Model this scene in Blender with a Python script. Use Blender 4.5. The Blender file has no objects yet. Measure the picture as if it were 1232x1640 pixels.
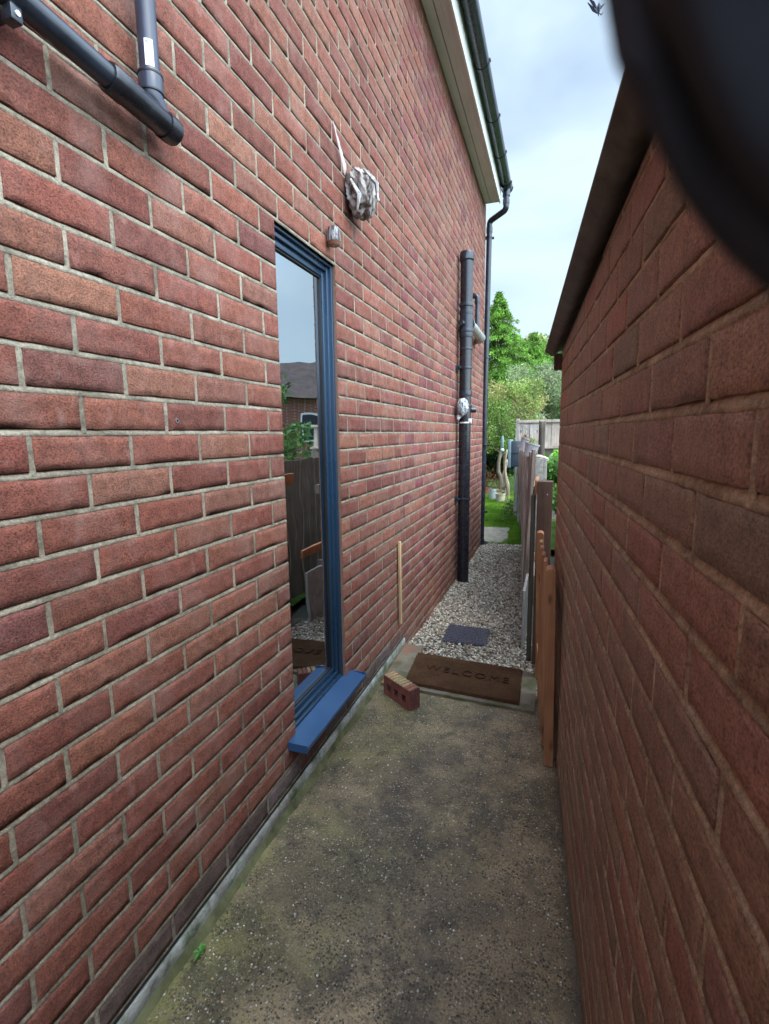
import bpy, bmesh, math, random
import numpy as np
from mathutils import Vector, Matrix, noise as mnoise
random.seed(7); rng = np.random.default_rng(7)
R = math.radians
scene = bpy.context.scene
C = scene.collection

# ------------------------------------------------------------------ camera
# world origin = camera position; ground of the path lies at z = -1.33
GZ = -1.33
F_PX, YAW, PITCH, ROLL = 809.19, 0.3261, 0.1517, -0.0128
cy_, sy_, cp_, sp_ = math.cos(YAW), math.sin(YAW), math.cos(PITCH), math.sin(PITCH)
Fw = Vector((-sy_*cp_, cy_*cp_, -sp_)); Rt = Vector((cy_, sy_, 0)); Up = Rt.cross(Fw)
cr_, sr_ = math.cos(ROLL), math.sin(ROLL)
R2 = Rt*cr_ + Up*sr_; U2 = Up*cr_ - Rt*sr_
cam_d = bpy.data.cameras.new("camera"); cam = bpy.data.objects.new("camera", cam_d); C.objects.link(cam)
cam.matrix_world = Matrix(((R2.x, U2.x, -Fw.x, 0), (R2.y, U2.y, -Fw.y, 0), (R2.z, U2.z, -Fw.z, 0), (0, 0, 0, 1)))
cam_d.sensor_fit = 'HORIZONTAL'; cam_d.sensor_width = 36.0; cam_d.lens = F_PX/1232*36
cam_d.clip_start = 0.004; cam_d.clip_end = 2000
cam_d.dof.use_dof = True; cam_d.dof.focus_distance = 1.7; cam_d.dof.aperture_fstop = 23.65/1.15
scene.camera = cam
# ------------------------------------------------------------------ world + sun
SUN_EL, SUN_AZ = R(52), R(112)           # azimuth clockwise from +Y: light comes from the right, a little behind
w = bpy.data.worlds.new("World"); scene.world = w; w.use_nodes = True
nt = w.node_tree; nt.nodes.clear()
def wn(t, **k):
    n = nt.nodes.new(t)
    for a, b in k.items(): setattr(n, a, b)
    return n
out = wn('ShaderNodeOutputWorld'); bg = wn('ShaderNodeBackground')
sky = wn('ShaderNodeTexSky', sky_type='NISHITA'); sky.sun_disc = False
sky.sun_elevation = SUN_EL; sky.sun_rotation = SUN_AZ; sky.air_density = 1.0; sky.dust_density = 1.5; sky.ozone_density = 1.0
tc = wn('ShaderNodeTexCoord'); mp = wn('ShaderNodeMapping'); mp.inputs['Scale'].default_value = (1.0, 1.0, 2.2)
mp.inputs['Location'].default_value = (1.3, 0.4, 0.2)
nz = wn('ShaderNodeTexNoise'); nz.inputs['Scale'].default_value = 1.7; nz.inputs['Detail'].default_value = 5; nz.inputs['Roughness'].default_value = 0.5; nz.inputs['Distortion'].default_value = 0.3
rp = wn('ShaderNodeValToRGB'); rp.color_ramp.elements[0].position = 0.40; rp.color_ramp.elements[0].color = (0.36, 0.36, 0.36, 1)
rp.color_ramp.elements[1].position = 0.62; rp.color_ramp.elements[1].color = (1, 1, 1, 1)
mx = wn('ShaderNodeMix', data_type='RGBA'); mx.inputs[7].default_value = (3.7, 4.6, 5.3, 1)
nt.links.new(tc.outputs['Generated'], mp.inputs[0]); nt.links.new(mp.outputs[0], nz.inputs['Vector'])
nt.links.new(nz.outputs[0], rp.inputs[0]); nt.links.new(rp.outputs[0], mx.inputs[0])
nt.links.new(sky.outputs[0], mx.inputs[6])
# sky brightness added around the sun, out of view, to light wall and path
_sv = (math.sin(SUN_AZ)*math.cos(SUN_EL), math.cos(SUN_AZ)*math.cos(SUN_EL), math.sin(SUN_EL))
vm = wn('ShaderNodeVectorMath', operation='DOT_PRODUCT'); nt.links.new(tc.outputs['Generated'], vm.inputs[0]); vm.inputs[1].default_value = _sv
mr = wn('ShaderNodeMapRange', interpolation_type='SMOOTHSTEP'); nt.links.new(vm.outputs['Value'], mr.inputs[0]); mr.inputs[1].default_value = 0.22; mr.inputs[2].default_value = 1.0; mr.inputs[3].default_value = 1.0; mr.inputs[4].default_value = 6.0
vs_ = wn('ShaderNodeVectorMath', operation='SCALE'); nt.links.new(mx.outputs[2], vs_.inputs[0]); nt.links.new(mr.outputs[0], vs_.inputs['Scale'])
nt.links.new(vs_.outputs[0], bg.inputs[0]); nt.links.new(bg.outputs[0], out.inputs[0])
bg.inputs[1].default_value = 0.12
sd = bpy.data.lights.new("sun", 'SUN'); sd.energy = 1.0; sd.angle = R(40); sd.color = (1.0, 0.96, 0.90)
sun = bpy.data.objects.new("sun", sd); C.objects.link(sun)
dvec = Vector((math.sin(SUN_AZ)*math.cos(SUN_EL), math.cos(SUN_AZ)*math.cos(SUN_EL), math.sin(SUN_EL)))
sun.rotation_euler = dvec.to_track_quat('Z', 'Y').to_euler(); sun.location = (3, -3, 8)
scene.view_settings.view_transform = 'Standard'; scene.view_settings.look = 'None'
scene.view_settings.exposure = 0.95; scene.view_settings.gamma = 1

# ------------------------------------------------------------------ helpers
def tag(o, label=None, cat=None, group=None, kind=None):
    if label: o['label'] = label
    if cat: o['category'] = cat
    if group: o['group'] = group
    if kind: o['kind'] = kind
    return o
def empty(name, loc, label, cat, group=None):
    o = bpy.data.objects.new(name, None); o.empty_display_size = 0.05; C.objects.link(o); o.location = loc
    return tag(o, label, cat, group)
def link(name, me, mat, parent=None):
    o = bpy.data.objects.new(name, me); C.objects.link(o)
    if mat is not None and not me.materials: me.materials.append(mat)
    if parent is not None:
        o.parent = parent; o.matrix_parent_inverse = Matrix.Translation(-Vector(parent.location)) if parent.parent is None else parent.matrix_parent_inverse.copy()
        if parent.parent is not None: o.matrix_parent_inverse = Matrix.Identity(4)
    return o
def mesh(name, V, Fc, mat, parent=None, cols=None, smooth=False):
    """V (n,3), Fc list/array of faces, cols per-face or per-vertex rgb"""
    me = bpy.data.meshes.new(name)
    V = np.asarray(V, dtype=np.float64)
    if isinstance(Fc, np.ndarray):
        k = Fc.shape[1]; m = Fc.shape[0]
        me.vertices.add(len(V)); me.vertices.foreach_set('co', V.astype(np.float32).ravel())
        me.loops.add(m*k); me.loops.foreach_set('vertex_index', Fc.astype(np.int32).ravel())
        me.polygons.add(m); me.polygons.foreach_set('loop_start', np.arange(0, m*k, k, dtype=np.int32))
        me.update(calc_edges=True); me.validate()
    else:
        me.from_pydata([tuple(v) for v in V], [], Fc); me.update()
    if cols is not None:
        cols = np.asarray(cols, dtype=np.float32)
        c4 = np.ones((len(cols), 4), np.float32); c4[:, :3] = cols
        if len(cols) == len(V) :
            at = me.color_attributes.new('col', 'FLOAT_COLOR', 'POINT'); at.data.foreach_set('color', c4.ravel())
        else:
            lt = np.zeros(len(me.polygons), np.int32); me.polygons.foreach_get('loop_total', lt)
            at = me.color_attributes.new('col', 'FLOAT_COLOR', 'CORNER'); at.data.foreach_set('color', np.repeat(c4, lt, axis=0).ravel())
    if smooth: me.polygons.foreach_set('use_smooth', np.ones(len(me.polygons), bool))
    return link(name, me, mat, parent)
class MB:
    """collects shapes into one mesh"""
    def __init__(s): s.V = []; s.F = []; s.c = []
    def add(s, V, Fc, col=(1, 1, 1)):
        b = len(s.V); s.V += [tuple(v) for v in V]; s.F += [tuple(i+b for i in f) for f in Fc]; s.c += [col]*len(V)
    def box(s, x0, x1, y0, y1, z0, z1, col=(1, 1, 1), M=None, bev=0.0):
        b = bev
        if b <= 0:
            V = [(x, y, z) for x in (x0, x1) for y in (y0, y1) for z in (z0, z1)]
            Fc = [(0, 1, 3, 2), (4, 6, 7, 5), (0, 4, 5, 1), (2, 3, 7, 6), (0, 2, 6, 4), (1, 5, 7, 3)]
        else:
            bm = bmesh.new(); bmesh.ops.create_cube(bm, size=1)
            for v in bm.verts: v.co = Vector(((x0+x1)/2+v.co.x*(x1-x0), (y0+y1)/2+v.co.y*(y1-y0), (z0+z1)/2+v.co.z*(z1-z0)))
            bmesh.ops.bevel(bm, geom=bm.edges[:], offset=b, segments=2, affect='EDGES', profile=0.5)
            V = [v.co.copy() for v in bm.verts]; Fc = [tuple(v.index for v in f.verts) for f in bm.faces]; bm.free()
        if M is not None: V = [M @ Vector(v) for v in V]
        s.add(V, Fc, col)
    def tube(s, pts, r, n=16, caps=True, col=(1, 1, 1), inner=None):
        pts = [Vector(p) for p in pts]; rs = r if isinstance(r, (list, tuple)) else [r]*len(pts)
        V = []; Fc = []
        t0 = (pts[1]-pts[0]).normalized(); a = Vector((0, 0, 1)) if abs(t0.z) < .9 else Vector((1, 0, 0))
        nrm = (a - t0*a.dot(t0)).normalized()
        for i, p in enumerate(pts):
            t = (pts[min(i+1, len(pts)-1)]-pts[max(i-1, 0)]).normalized()
            nrm = (nrm - t*nrm.dot(t)).normalized(); bn = t.cross(nrm)
            for k in range(n):
                an = 2*math.pi*k/n; V.append(p + (nrm*math.cos(an)+bn*math.sin(an))*rs[i])
        for i in range(len(pts)-1):
            for k in range(n):
                k2 = (k+1) % n; Fc.append((i*n+k, i*n+k2, (i+1)*n+k2, (i+1)*n+k))
        if caps: Fc.append(tuple(range(n))[::-1]); Fc.append(tuple(range((len(pts)-1)*n, len(pts)*n)))
        s.add(V, Fc, col)
    def build(s, name, mat, parent=None, smooth=False, cols=False, autos=None):
        o = mesh(name, s.V, s.F, mat, parent, s.c if cols else None, smooth)
        if autos is not None:
            me = o.data
            me.polygons.foreach_set('use_smooth', [True]*len(me.polygons))
            me.set_sharp_from_angle(angle=R(autos))
        return o
def bend(p0, p1, p2, r, n=6):
    """polyline corner p1 rounded with radius r"""
    p0, p1, p2 = Vector(p0), Vector(p1), Vector(p2)
    a = (p0-p1).normalized()*r; b = (p2-p1).normalized()*r
    return [p1 + a*(1-t)**2 + b*t**2 for t in [i/n for i in range(n+1)]]

# ------------------------------------------------------------------ materials
class NT:
    def __init__(s, name):
        s.m = bpy.data.materials.new(name); s.m.use_nodes = True; s.t = s.m.node_tree; s.t.nodes.clear()
        s.o = s.t.nodes.new('ShaderNodeOutputMaterial'); s.b = s.t.nodes.new('ShaderNodeBsdfPrincipled'); s.l(s.b.outputs[0], s.o.inputs[0])
        s.geo = s.t.nodes.new('ShaderNodeNewGeometry'); s.P = s.geo.outputs['Position']
    def l(s, a, b): s.t.links.new(a, b)
    def n(s, t, **k):
        x = s.t.nodes.new(t)
        for a, b in k.items(): setattr(x, a, b)
        return x
    def setin(s, inp, v):
        if isinstance(v, bpy.types.NodeSocket): s.l(v, inp)
        elif isinstance(v, (tuple, list)) and len(v) == 3 and len(inp.default_value) == 4: inp.default_value = (*v, 1)
        else: inp.default_value = v
    def scale(s, v, sc, loc=(0, 0, 0)):
        m = s.n('ShaderNodeMapping'); s.l(v, m.inputs[0]); m.inputs['Scale'].default_value = sc if isinstance(sc, tuple) else (sc,)*3; m.inputs['Location'].default_value = loc
        return m.outputs[0]
    def noise(s, sc, det=4, rough=.55, v=None, dist=0):
        x = s.n('ShaderNodeTexNoise'); s.l(v if v is not None else s.P, x.inputs['Vector'])
        x.inputs['Scale'].default_value = sc; x.inputs['Detail'].default_value = det; x.inputs['Roughness'].default_value = rough; x.inputs['Distortion'].default_value = dist
        return x.outputs[0]
    def vor(s, sc, feature='F1', v=None, out='Distance', rnd=1):
        x = s.n('ShaderNodeTexVoronoi', feature=feature); s.l(v if v is not None else s.P, x.inputs['Vector']); x.inputs['Scale'].default_value = sc
        x.inputs['Randomness'].default_value = rnd
        return x.outputs[out]
    def ramp(s, f, stops, interp='LINEAR'):
        x = s.n('ShaderNodeValToRGB'); s.l(f, x.inputs[0]); cr = x.color_ramp; cr.interpolation = interp
        while len(cr.elements) < len(stops): cr.elements.new(.5)
        for e, (p, c) in zip(cr.elements, stops):
            e.position = p; e.color = (c, c, c, 1) if not isinstance(c, tuple) else (*c, 1)
        return x.outputs[0]
    def mix(s, f, a, b, mode='MIX'):
        x = s.n('ShaderNodeMix', data_type='RGBA', blend_type=mode); s.setin(x.inputs[0], f); s.setin(x.inputs[6], a); s.setin(x.inputs[7], b)
        return x.outputs[2]
    def math(s, op, a, b=0.0, clamp=False):
        x = s.n('ShaderNodeMath', operation=op, use_clamp=clamp); s.setin(x.inputs[0], a); s.setin(x.inputs[1], b); return x.outputs[0]
    def attr(s, name='col'):
        x = s.n('ShaderNodeVertexColor'); x.layer_name = name; return x.outputs[0]
    def xyz(s, v=None):
        x = s.n('ShaderNodeSeparateXYZ'); s.l(v if v is not None else s.P, x.inputs[0]); return x.outputs
    def bump(s, h, dist, strength=1.0):
        x = s.n('ShaderNodeBump'); s.l(h, x.inputs['Height']); x.inputs['Distance'].default_value = dist; x.inputs['Strength'].default_value = strength
        s.l(x.outputs[0], s.b.inputs['Normal']); return x
    def base(s, c, rough=.8, spec=.3, metal=0.0):
        s.setin(s.b.inputs['Base Color'], c); s.setin(s.b.inputs['Roughness'], rough)
        s.b.inputs['Specular IOR Level'].default_value = spec; s.b.inputs['Metallic'].default_value = metal
        return s

def m_brick(name, streak, haze_col, haze_amt, bumpd, rough=.85, spec=.25):
    t = NT(name); col = t.attr()
    v = t.scale(t.P, streak)
    n1 = t.noise(300, 4, .72, v); n2 = t.noise(9, 5, .6); n3 = t.noise(38, 5, .6)
    n4 = t.noise(2.3, 4, .5)
    c = t.mix(1.0, col, t.ramp(n3, [(.3, .72), (.7, 1.22)]), 'MULTIPLY')
    c = t.mix(1.0, c, t.ramp(n1, [(.32, .26), (.5, 1.0), (.70, 1.5)]), 'MULTIPLY')
    hz = t.math('MULTIPLY', t.ramp(n2, [(.45, 0.0), (.72, 1.0)]), haze_amt)
    hz2 = t.math('MULTIPLY', t.ramp(n4, [(.35, .3), (.7, 1.0)]), hz)
    c = t.mix(hz2, c, haze_col)
    # little dark chips and pale flecks
    sp = t.vor(210); c = t.mix(t.ramp(sp, [(.03, .75), (.13, 0.0)]), c, (.05, .022, .018))
    fl = t.vor(95, v=t.scale(t.P, 1.0, (3, 5, 7))); c = t.mix(t.ramp(fl, [(.02, .5), (.09, 0.0)]), c, (.42, .33, .28))
    # smears of mortar dragged over the faces
    sm = t.noise(1.0, 5, .65, t.scale(t.P, (30, 16, 9))); c = t.mix(t.ramp(sm, [(.60, 0.0), (.72, .38)]), c, haze_col)
    t.base(c, rough, spec)
    h = t.math('ADD', t.math('MULTIPLY', n1, .75), t.math('MULTIPLY', n3, .55))
    h = t.math('ADD', h, t.math('MULTIPLY', t.ramp(sp, [(.0, 0.0), (.16, 1.0)]), .35))
    t.bump(h, bumpd, .9)
    return t.m
M = {}
M['brick'] = m_brick('brick_face', (1.0, 0.85, 1.1), (.31, .195, .165), .45, .0045)
M['brick_old'] = m_brick('brick_face_smooth', (1, .7, 1), (.30, .20, .14), .45, .0030, .62, .35)
def m_mortar(name, a, b):
    t = NT(name); n1 = t.noise(160, 4, .7); n2 = t.noise(7, 4, .6); n5 = t.noise(600, 2, .6)
    c = t.mix(t.ramp(n2, [(.35, 0.0), (.65, 1.0)]), a, b)
    c = t.mix(1.0, c, t.ramp(n1, [(.3, .6), (.7, 1.25)]), 'MULTIPLY')
    c = t.mix(1.0, c, t.ramp(t.noise(26, 5, .7), [(.35, .62), (.6, 1.12)]), 'MULTIPLY')
    c = t.mix(1.0, c, t.ramp(n5, [(.35, .8), (.6, 1.1)]), 'MULTIPLY')
    t.base(c, .92, .15); t.bump(t.math('ADD', n1, n5), .0016, .8); return t.m
M['mortar'] = m_mortar('mortar_face', (.205, .178, .130), (.325, .285, .215))
M['mortar_old'] = m_mortar('mortar_weathered', (.34, .235, .155), (.48, .36, .25))
def m_plain(name, c, rough=.6, spec=.4, var=.25, sc=30, bump=0.0, bsc=200, metal=0.0):
    t = NT(name); n = t.noise(sc, 4, .6)
    cc = t.mix(1.0, c, t.ramp(n, [(.3, 1-var), (.7, 1+var)]), 'MULTIPLY')
    r = t.ramp(t.noise(sc*.6, 3), [(.3, max(rough-.12, 0)), (.7, min(rough+.12, 1))])
    t.base(cc, r, spec, metal)
    if bump > 0: t.bump(t.noise(bsc, 4, .6), bump)
    return t.m
M['black_pvc'] = m_plain('black_plastic', (.018, .023, .032), .20, .5, .5, 14, .0004, 40)
M['black_pvc_old'] = m_plain('dusty_black_plastic', (.013, .014, .018), .22, .5, .35, 25, .0005, 60)
M['blue_pvc'] = m_plain('dark_blue_plastic', (.030, .036, .058), .30, .5, .15, 8, .0002, 40)
M['white_pvc'] = m_plain('white_plastic', (.70, .70, .69), .35, .4, .08, 3, .0002, 20)
M['soffit'] = m_plain('soffit_board', (.64, .575, .62), .45, .4, .10, 3, .0002, 20)
M['grey_pvc'] = m_plain('grey_plastic', (.32, .31, .30), .32, .5, .15, 6, .0003, 30)
M['frame'] = m_plain('blue_grey_frame', (.012, .034, .066), .34, .5, .10, 5, .0001, 50)
M['sill'] = m_plain('blue_sill', (.022, .062, .140), .38, .5, .10, 6, .0001, 50)
M['gasket'] = m_plain('rubber', (.010, .010, .011), .5, .4, .1, 5)
M['sheet'] = m_plain('cement_sheet', (.105, .095, .082), .85, .2, .35, 9, .002, 60)
M['iron'] = m_plain('fixing_metal', (.12, .10, .09), .5, .5, .4, 60, metal=.6)
M['dark'] = m_plain('dark_interior', (.045, .036, .030), .8, .2, .2, 3)
M['felt'] = m_plain('soil', (.075, .055, .038), .95, .1, .5, 40, .006, 60)
def m_wood(name, a, b, axis='z', rough=.75, sc=1.0, green=0.0, knots=False):
    t = NT(name)
    S = {'z': (60, 60, 3), 'y': (60, 3, 60), 'x': (3, 60, 60)}[axis]
    v = t.scale(t.P, tuple(q*sc for q in S)); n1 = t.noise(1.0, 5, .62, v, .6); n2 = t.noise(5, 3, .5)
    c = t.mix(t.ramp(n1, [(.30, 0.0), (.68, 1.0)]), a, b)
    c = t.mix(1.0, c, t.ramp(n2, [(.3, .75), (.7, 1.2)]), 'MULTIPLY')
    if green: c = t.mix(t.math('MULTIPLY', t.ramp(t.noise(11, 4), [(.45, 0.0), (.7, 1.0)]), green), c, (.09, .11, .045))
    if knots:
        kn = t.vor(1.0, v=t.scale(t.P, (14, 14, 5))); c = t.mix(t.ramp(kn, [(.05, .8), (.16, 0.0)]), c, (.10, .04, .02))
    t.base(c, rough, .3); t.bump(n1, .0015, .7); return t.m
M['wood_new'] = m_wood('stained_pine', (.30, .125, .055), (.43, .20, .095), knots=True, rough=.6)
M['wood_pale'] = m_wood('pale_batten', (.42, .27, .14), (.56, .38, .21))
M['wood_dark'] = m_wood('dark_stained_wood', (.075, .042, .030), (.125, .070, .050))
M['wood_grey'] = m_wood('weathered_wood', (.20, .18, .16), (.58, .55, .51), green=.2)
M['wood_greybrown'] = m_wood('weathered_brown_wood', (.13, .10, .085), (.26, .21, .18), green=.2)
M['wood_panel'] = m_wood('fence_panel_wood', (.30, .24, .19), (.48, .41, .34))
M['wood_rotten'] = m_wood('rough_dark_post', (.035, .03, .025), (.12, .10, .08), green=.4)
M['bark'] = m_wood('bark', (.10, .075, .055), (.24, .19, .14), sc=.3)
M['bark_pale'] = m_wood('pale_dead_wood', (.22, .17, .11), (.42, .34, .24), sc=.4)
M['concrete_post'] = m_plain('concrete_post', (.22, .21, .185), .9, .2, .4, 25, .003, 90)

# concrete path with exposed pebbles
def m_path():
    t = NT('aggregate_concrete'); X = t.xyz()
    big = t.noise(2.6, 5, .6); med = t.noise(9, 5, .65); fine = t.noise(240, 3, .7)
    c = t.mix(t.ramp(big, [(.36, 0.0), (.62, 1.0)]), (.150, .108, .060), (.315, .232, .130))
    c = t.mix(1.0, c, t.ramp(med, [(.3, .55), (.5, 1.0), (.72, 1.28)]), 'MULTIPLY')
    # algae green near the left wall and in patches
    gx = t.n('ShaderNodeMapRange'); t.l(X[0], gx.inputs[0]); gx.inputs[1].default_value = -.88; gx.inputs[2].default_value = -.25; gx.inputs[3].default_value = 1.0; gx.inputs[4].default_value = 0.12
    g = t.math('MULTIPLY', gx.outputs[0], t.ramp(t.noise(3.2, 5, .62, t.scale(t.P, 1.0, (4, 1, 0))), [(.42, 0.0), (.62, .75)]))
    c = t.mix(g, c, (.19, .185, .05))
    # black lichen blotches
    bl = t.ramp(t.noise(5.5, 8, .78, t.scale(t.P, 1.0, (9, 3, 0))), [(.50, 0.0), (.585, .62)])
    c = t.mix(bl, c, (.030, .025, .018))
    c = t.mix(t.ramp(t.noise(2.1, 6, .7, t.scale(t.P, 1.0, (2, 9, 0))), [(.51, 0.0), (.62, .60)]), c, (.062, .050, .024))
    # pebbles
    p1 = t.vor(120); pc = t.n('ShaderNodeTexVoronoi'); t.l(t.P, pc.inputs['Vector']); pc.inputs['Scale'].default_value = 120
    pcol = t.ramp(t.xyz(pc.outputs['Color'])[0], [(.0, (.045, .036, .027)), (.28, (.10, .08, .055)), (.55, (.19, .15, .10)), (.80, (.27, .23, .17)), (.95, (.48, .44, .37))], 'CONSTANT')
    exp = t.ramp(t.noise(14, 4, .65, t.scale(t.P, 1.0, (1, 7, 0))), [(.40, .15), (.58, 1.0)])
    pm = t.math('MULTIPLY', t.ramp(p1, [(.30, 1.0), (.44, 0.0)]), exp)
    c = t.mix(pm, c, pcol)
    p2 = t.vor(46, v=t.scale(t.P, 1.0, (2, 2, 2))); q = t.n('ShaderNodeTexVoronoi'); t.l(t.scale(t.P, 1.0, (2, 2, 2)), q.inputs['Vector']); q.inputs['Scale'].default_value = 46
    sel = t.ramp(t.xyz(q.outputs['Color'])[1], [(.0, 0.0), (.72, 1.0)], 'CONSTANT')
    c2 = t.mix(t.xyz(q.outputs['Color'])[2], (.30, .25, .19), (.66, .63, .58))
    m2 = t.math('MULTIPLY', t.ramp(p2, [(.11, 1.0), (.17, 0.0)]), sel); c = t.mix(m2, c, c2)
    p3 = t.noise(170, 4, .75); pz = t.ramp(t.noise(11, 4, .6, t.scale(t.P, 1.0, (5, 2, 1))), [(.38, .25), (.6, 1.0)]); c = t.mix(t.math('MULTIPLY', t.ramp(p3, [(.525, 0.0), (.575, .88)]), pz), c, (.024, .019, .014))
    c = t.mix(1.0, c, t.ramp(fine, [(.3, .75), (.7, 1.2)]), 'MULTIPLY')
    # darker strip with a noisy edge along the foot of the garage wall
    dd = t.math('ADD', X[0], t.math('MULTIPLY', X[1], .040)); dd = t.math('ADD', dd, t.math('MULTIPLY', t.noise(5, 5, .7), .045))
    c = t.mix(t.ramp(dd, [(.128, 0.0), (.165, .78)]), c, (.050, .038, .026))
    t.base(c, t.ramp(big, [(.35, .30), (.65, .62)]), .5)
    h = t.math('ADD', t.math('MULTIPLY', pm, .9), t.math('ADD', t.math('MULTIPLY', fine, .6), t.math('MULTIPLY', med, 1.0)))
    t.bump(t.math('ADD', h, m2), .0035, .9); return t.m
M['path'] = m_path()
def m_col(name, rough=.8, spec=.3, bump=.0, bsc=300, transl=0.0, var=.2, vsc=200):
    t = NT(name); c = t.attr(); c = t.mix(1.0, c, t.ramp(t.noise(vsc, 3, .6), [(.3, 1-var), (.7, 1+var)]), 'MULTIPLY'); t.base(c, rough, spec)
    if bump: t.bump(t.noise(bsc, 3, .6), bump)
    if transl:
        tr = t.n('ShaderNodeBsdfTranslucent'); t.l(c, tr.inputs[0]); mxs = t.n('ShaderNodeMixShader'); mxs.inputs[0].default_value = transl
        t.l(t.b.outputs[0], mxs.inputs[1]); t.l(tr.outputs[0], mxs.inputs[2]); t.l(mxs.outputs[0], t.o.inputs[0])
    return t.m
M['stone'] = m_col('stone_chippings', .75, .35, .0008, 400, var=.3, vsc=150)
M['leaf'] = m_col('leaf', .5, .4, transl=.35, var=.1, vsc=3)
M['painted'] = m_col('tinted_surface', .8, .3, .0004, 300, var=.2)
M['grass'] = m_col('grass_blade', .6, .3, transl=.3, var=.25, vsc=6)
M['lawn'] = m_plain('lawn_ground', (.05, .10, .02), .95, .1, .5, 5, .01, 90)
M['ground'] = m_plain('ground_turf', (.09, .09, .07), .95, .1, .4, .4, .01, 30)
M['bed'] = m_plain('gravel_bed', (.10, .09, .08), .95, .1, .4, 50, .005, 120)
M['slab'] = m_plain('paving_slab', (.25, .22, .17), .9, .2, .3, 12, .002, 150)
M['step'] = m_plain('step_concrete', (.20, .175, .135), .85, .25, .4, 20, .002, 150)
M['flaunch'] = m_plain('mortar_fillet', (.095, .095, .045), .9, .2, .5, 14, .003, 90)

# ------------------------------------------------------------------ ground
def sheet(name, pts, z, mat, kind='structure', parent=None, th=None):
    mb = MB()
    V = [(x, y, (z(x, y) if callable(z) else z)) for x, y in pts]
    n = len(V)
    if th:
        V += [(x, y, zz-th) for x, y, zz in V]
        Fc = [tuple(range(n)), tuple(range(2*n-1, n-1, -1))] + [((i+1) % n, i, i+n, (i+1) % n+n) for i in range(n)]
    else: Fc = [tuple(range(n))]
    mb.add(V, Fc); o = mb.build(name, mat, parent)
    if kind: o['kind'] = kind
    return o
sheet('ground', [(-300, -300), (300, -300), (300, 300), (-300, 300)], -1.56, M['ground'])
WX = -.872                                 # face of the house wall
def RX(y): return .17 - .062*y             # face of the garage wall
GEND = 2.53                                # far end of the garage wall
def grid(name, x0, x1, y0, y1, nx, ny, zf, mat, kind='structure'):
    xs = np.linspace(0, 1, nx+1); ys = np.linspace(y0, y1, ny+1)
    V = []
    for y in ys:
        a = x0(y) if callable(x0) else x0; b = x1(y) if callable(x1) else x1
        for s in xs: x = a+(b-a)*s; V.append((x, y, zf(x, y)))
    Fc = np.array([(j*(nx+1)+i, j*(nx+1)+i+1, (j+1)*(nx+1)+i+1, (j+1)*(nx+1)+i) for j in range(ny) for i in range(nx)])
    o = mesh(name, V, Fc, mat, None, None, True); o['kind'] = kind; return o
def pathz(x, y):
    z = GZ + .004*mnoise.noise(Vector((x*3, y*3, 0))) + .0015*mnoise.noise(Vector((x*15, y*15, 3)))
    return z
def path_right(y): return RX(y) + .012
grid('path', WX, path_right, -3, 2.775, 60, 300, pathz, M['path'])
sheet('low_strip', [(-.02, -3), (.6, -3), (.2, 3.2), (-.12, 3.2)], GZ-.012, M['felt'])  # dark brown sheet just below path level beside the garage wall
def gz(y): return -1.392 - .016*(y-2.93) + .040*max(0, min(1, (3.25-y)/.45))
grid('gravel_base', lambda y: -.88, lambda y: .11-.05*y, 2.74, 6.62, 4, 60, lambda x, y: gz(y), M['bed'])
sheet('lawn', [(-14, 6.62), (.3, 6.62), (-1.2, 30), (-14, 30)], -1.47, M['lawn'])
sheet('garden_soil', [(.3, 3.3), (30, 3.3), (30, 60), (-1.2, 30), (.3, 6.62)], -1.475, M['lawn'])
def pebbles(N, seed):
    bm = bmesh.new(); bmesh.ops.create_icosphere(bm, subdivisions=1, radius=1); IV_ = np.array([v.co[:] for v in bm.verts]); IF_ = np.array([[v.index for v in f.verts] for f in bm.faces]); bm.free()
    q = np.random.default_rng(seed); y = .35+2.05*q.random(N)**.9; x = WX+.04+(path_right(y)-WX-.06)*q.random(N); s = .0012+.0030*q.random(N)**3
    B = IV_[None]*(1+q.normal(0, .12, (N, len(IV_), 1)))*np.stack([np.ones(N), .55+.4*q.random(N), np.full(N, .45)], 1)[:, None, :]*s[:, None, None]
    a = q.random(N)*6.283; X = B[..., 0]*np.cos(a)[:, None]-B[..., 1]*np.sin(a)[:, None]; Y = B[..., 0]*np.sin(a)[:, None]+B[..., 1]*np.cos(a)[:, None]
    z = np.array([pathz(i, j) for i, j in zip(x, y)])
    V = np.stack([X+x[:, None], Y+y[:, None], B[..., 2]+z[:, None]], 2).reshape(-1, 3); Fc = (IF_[None]+(np.arange(N)*len(IV_))[:, None, None]).reshape(-1, 3)
    pal = np.array([(.60, .57, .50), (.42, .37, .30), (.30, .24, .17), (.14, .11, .085), (.07, .06, .05), (.38, .25, .14)]); w_ = np.array([.55, 1.8, 5, 4, 1.5, 1.2]); w_ /= w_.sum()
    c = pal[q.choice(6, N, p=w_)]*q.uniform(.75, 1.2, (N, 1)); return V, Fc, np.repeat(c, len(IF_), axis=0)
_v, _f, _c = pebbles(17000, 21)
tag(mesh('pebbles', _v, _f, M['stone'], None, _c), 'tiny pebbles showing in the worn concrete of the path', 'pebbles', kind='stuff')
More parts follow.
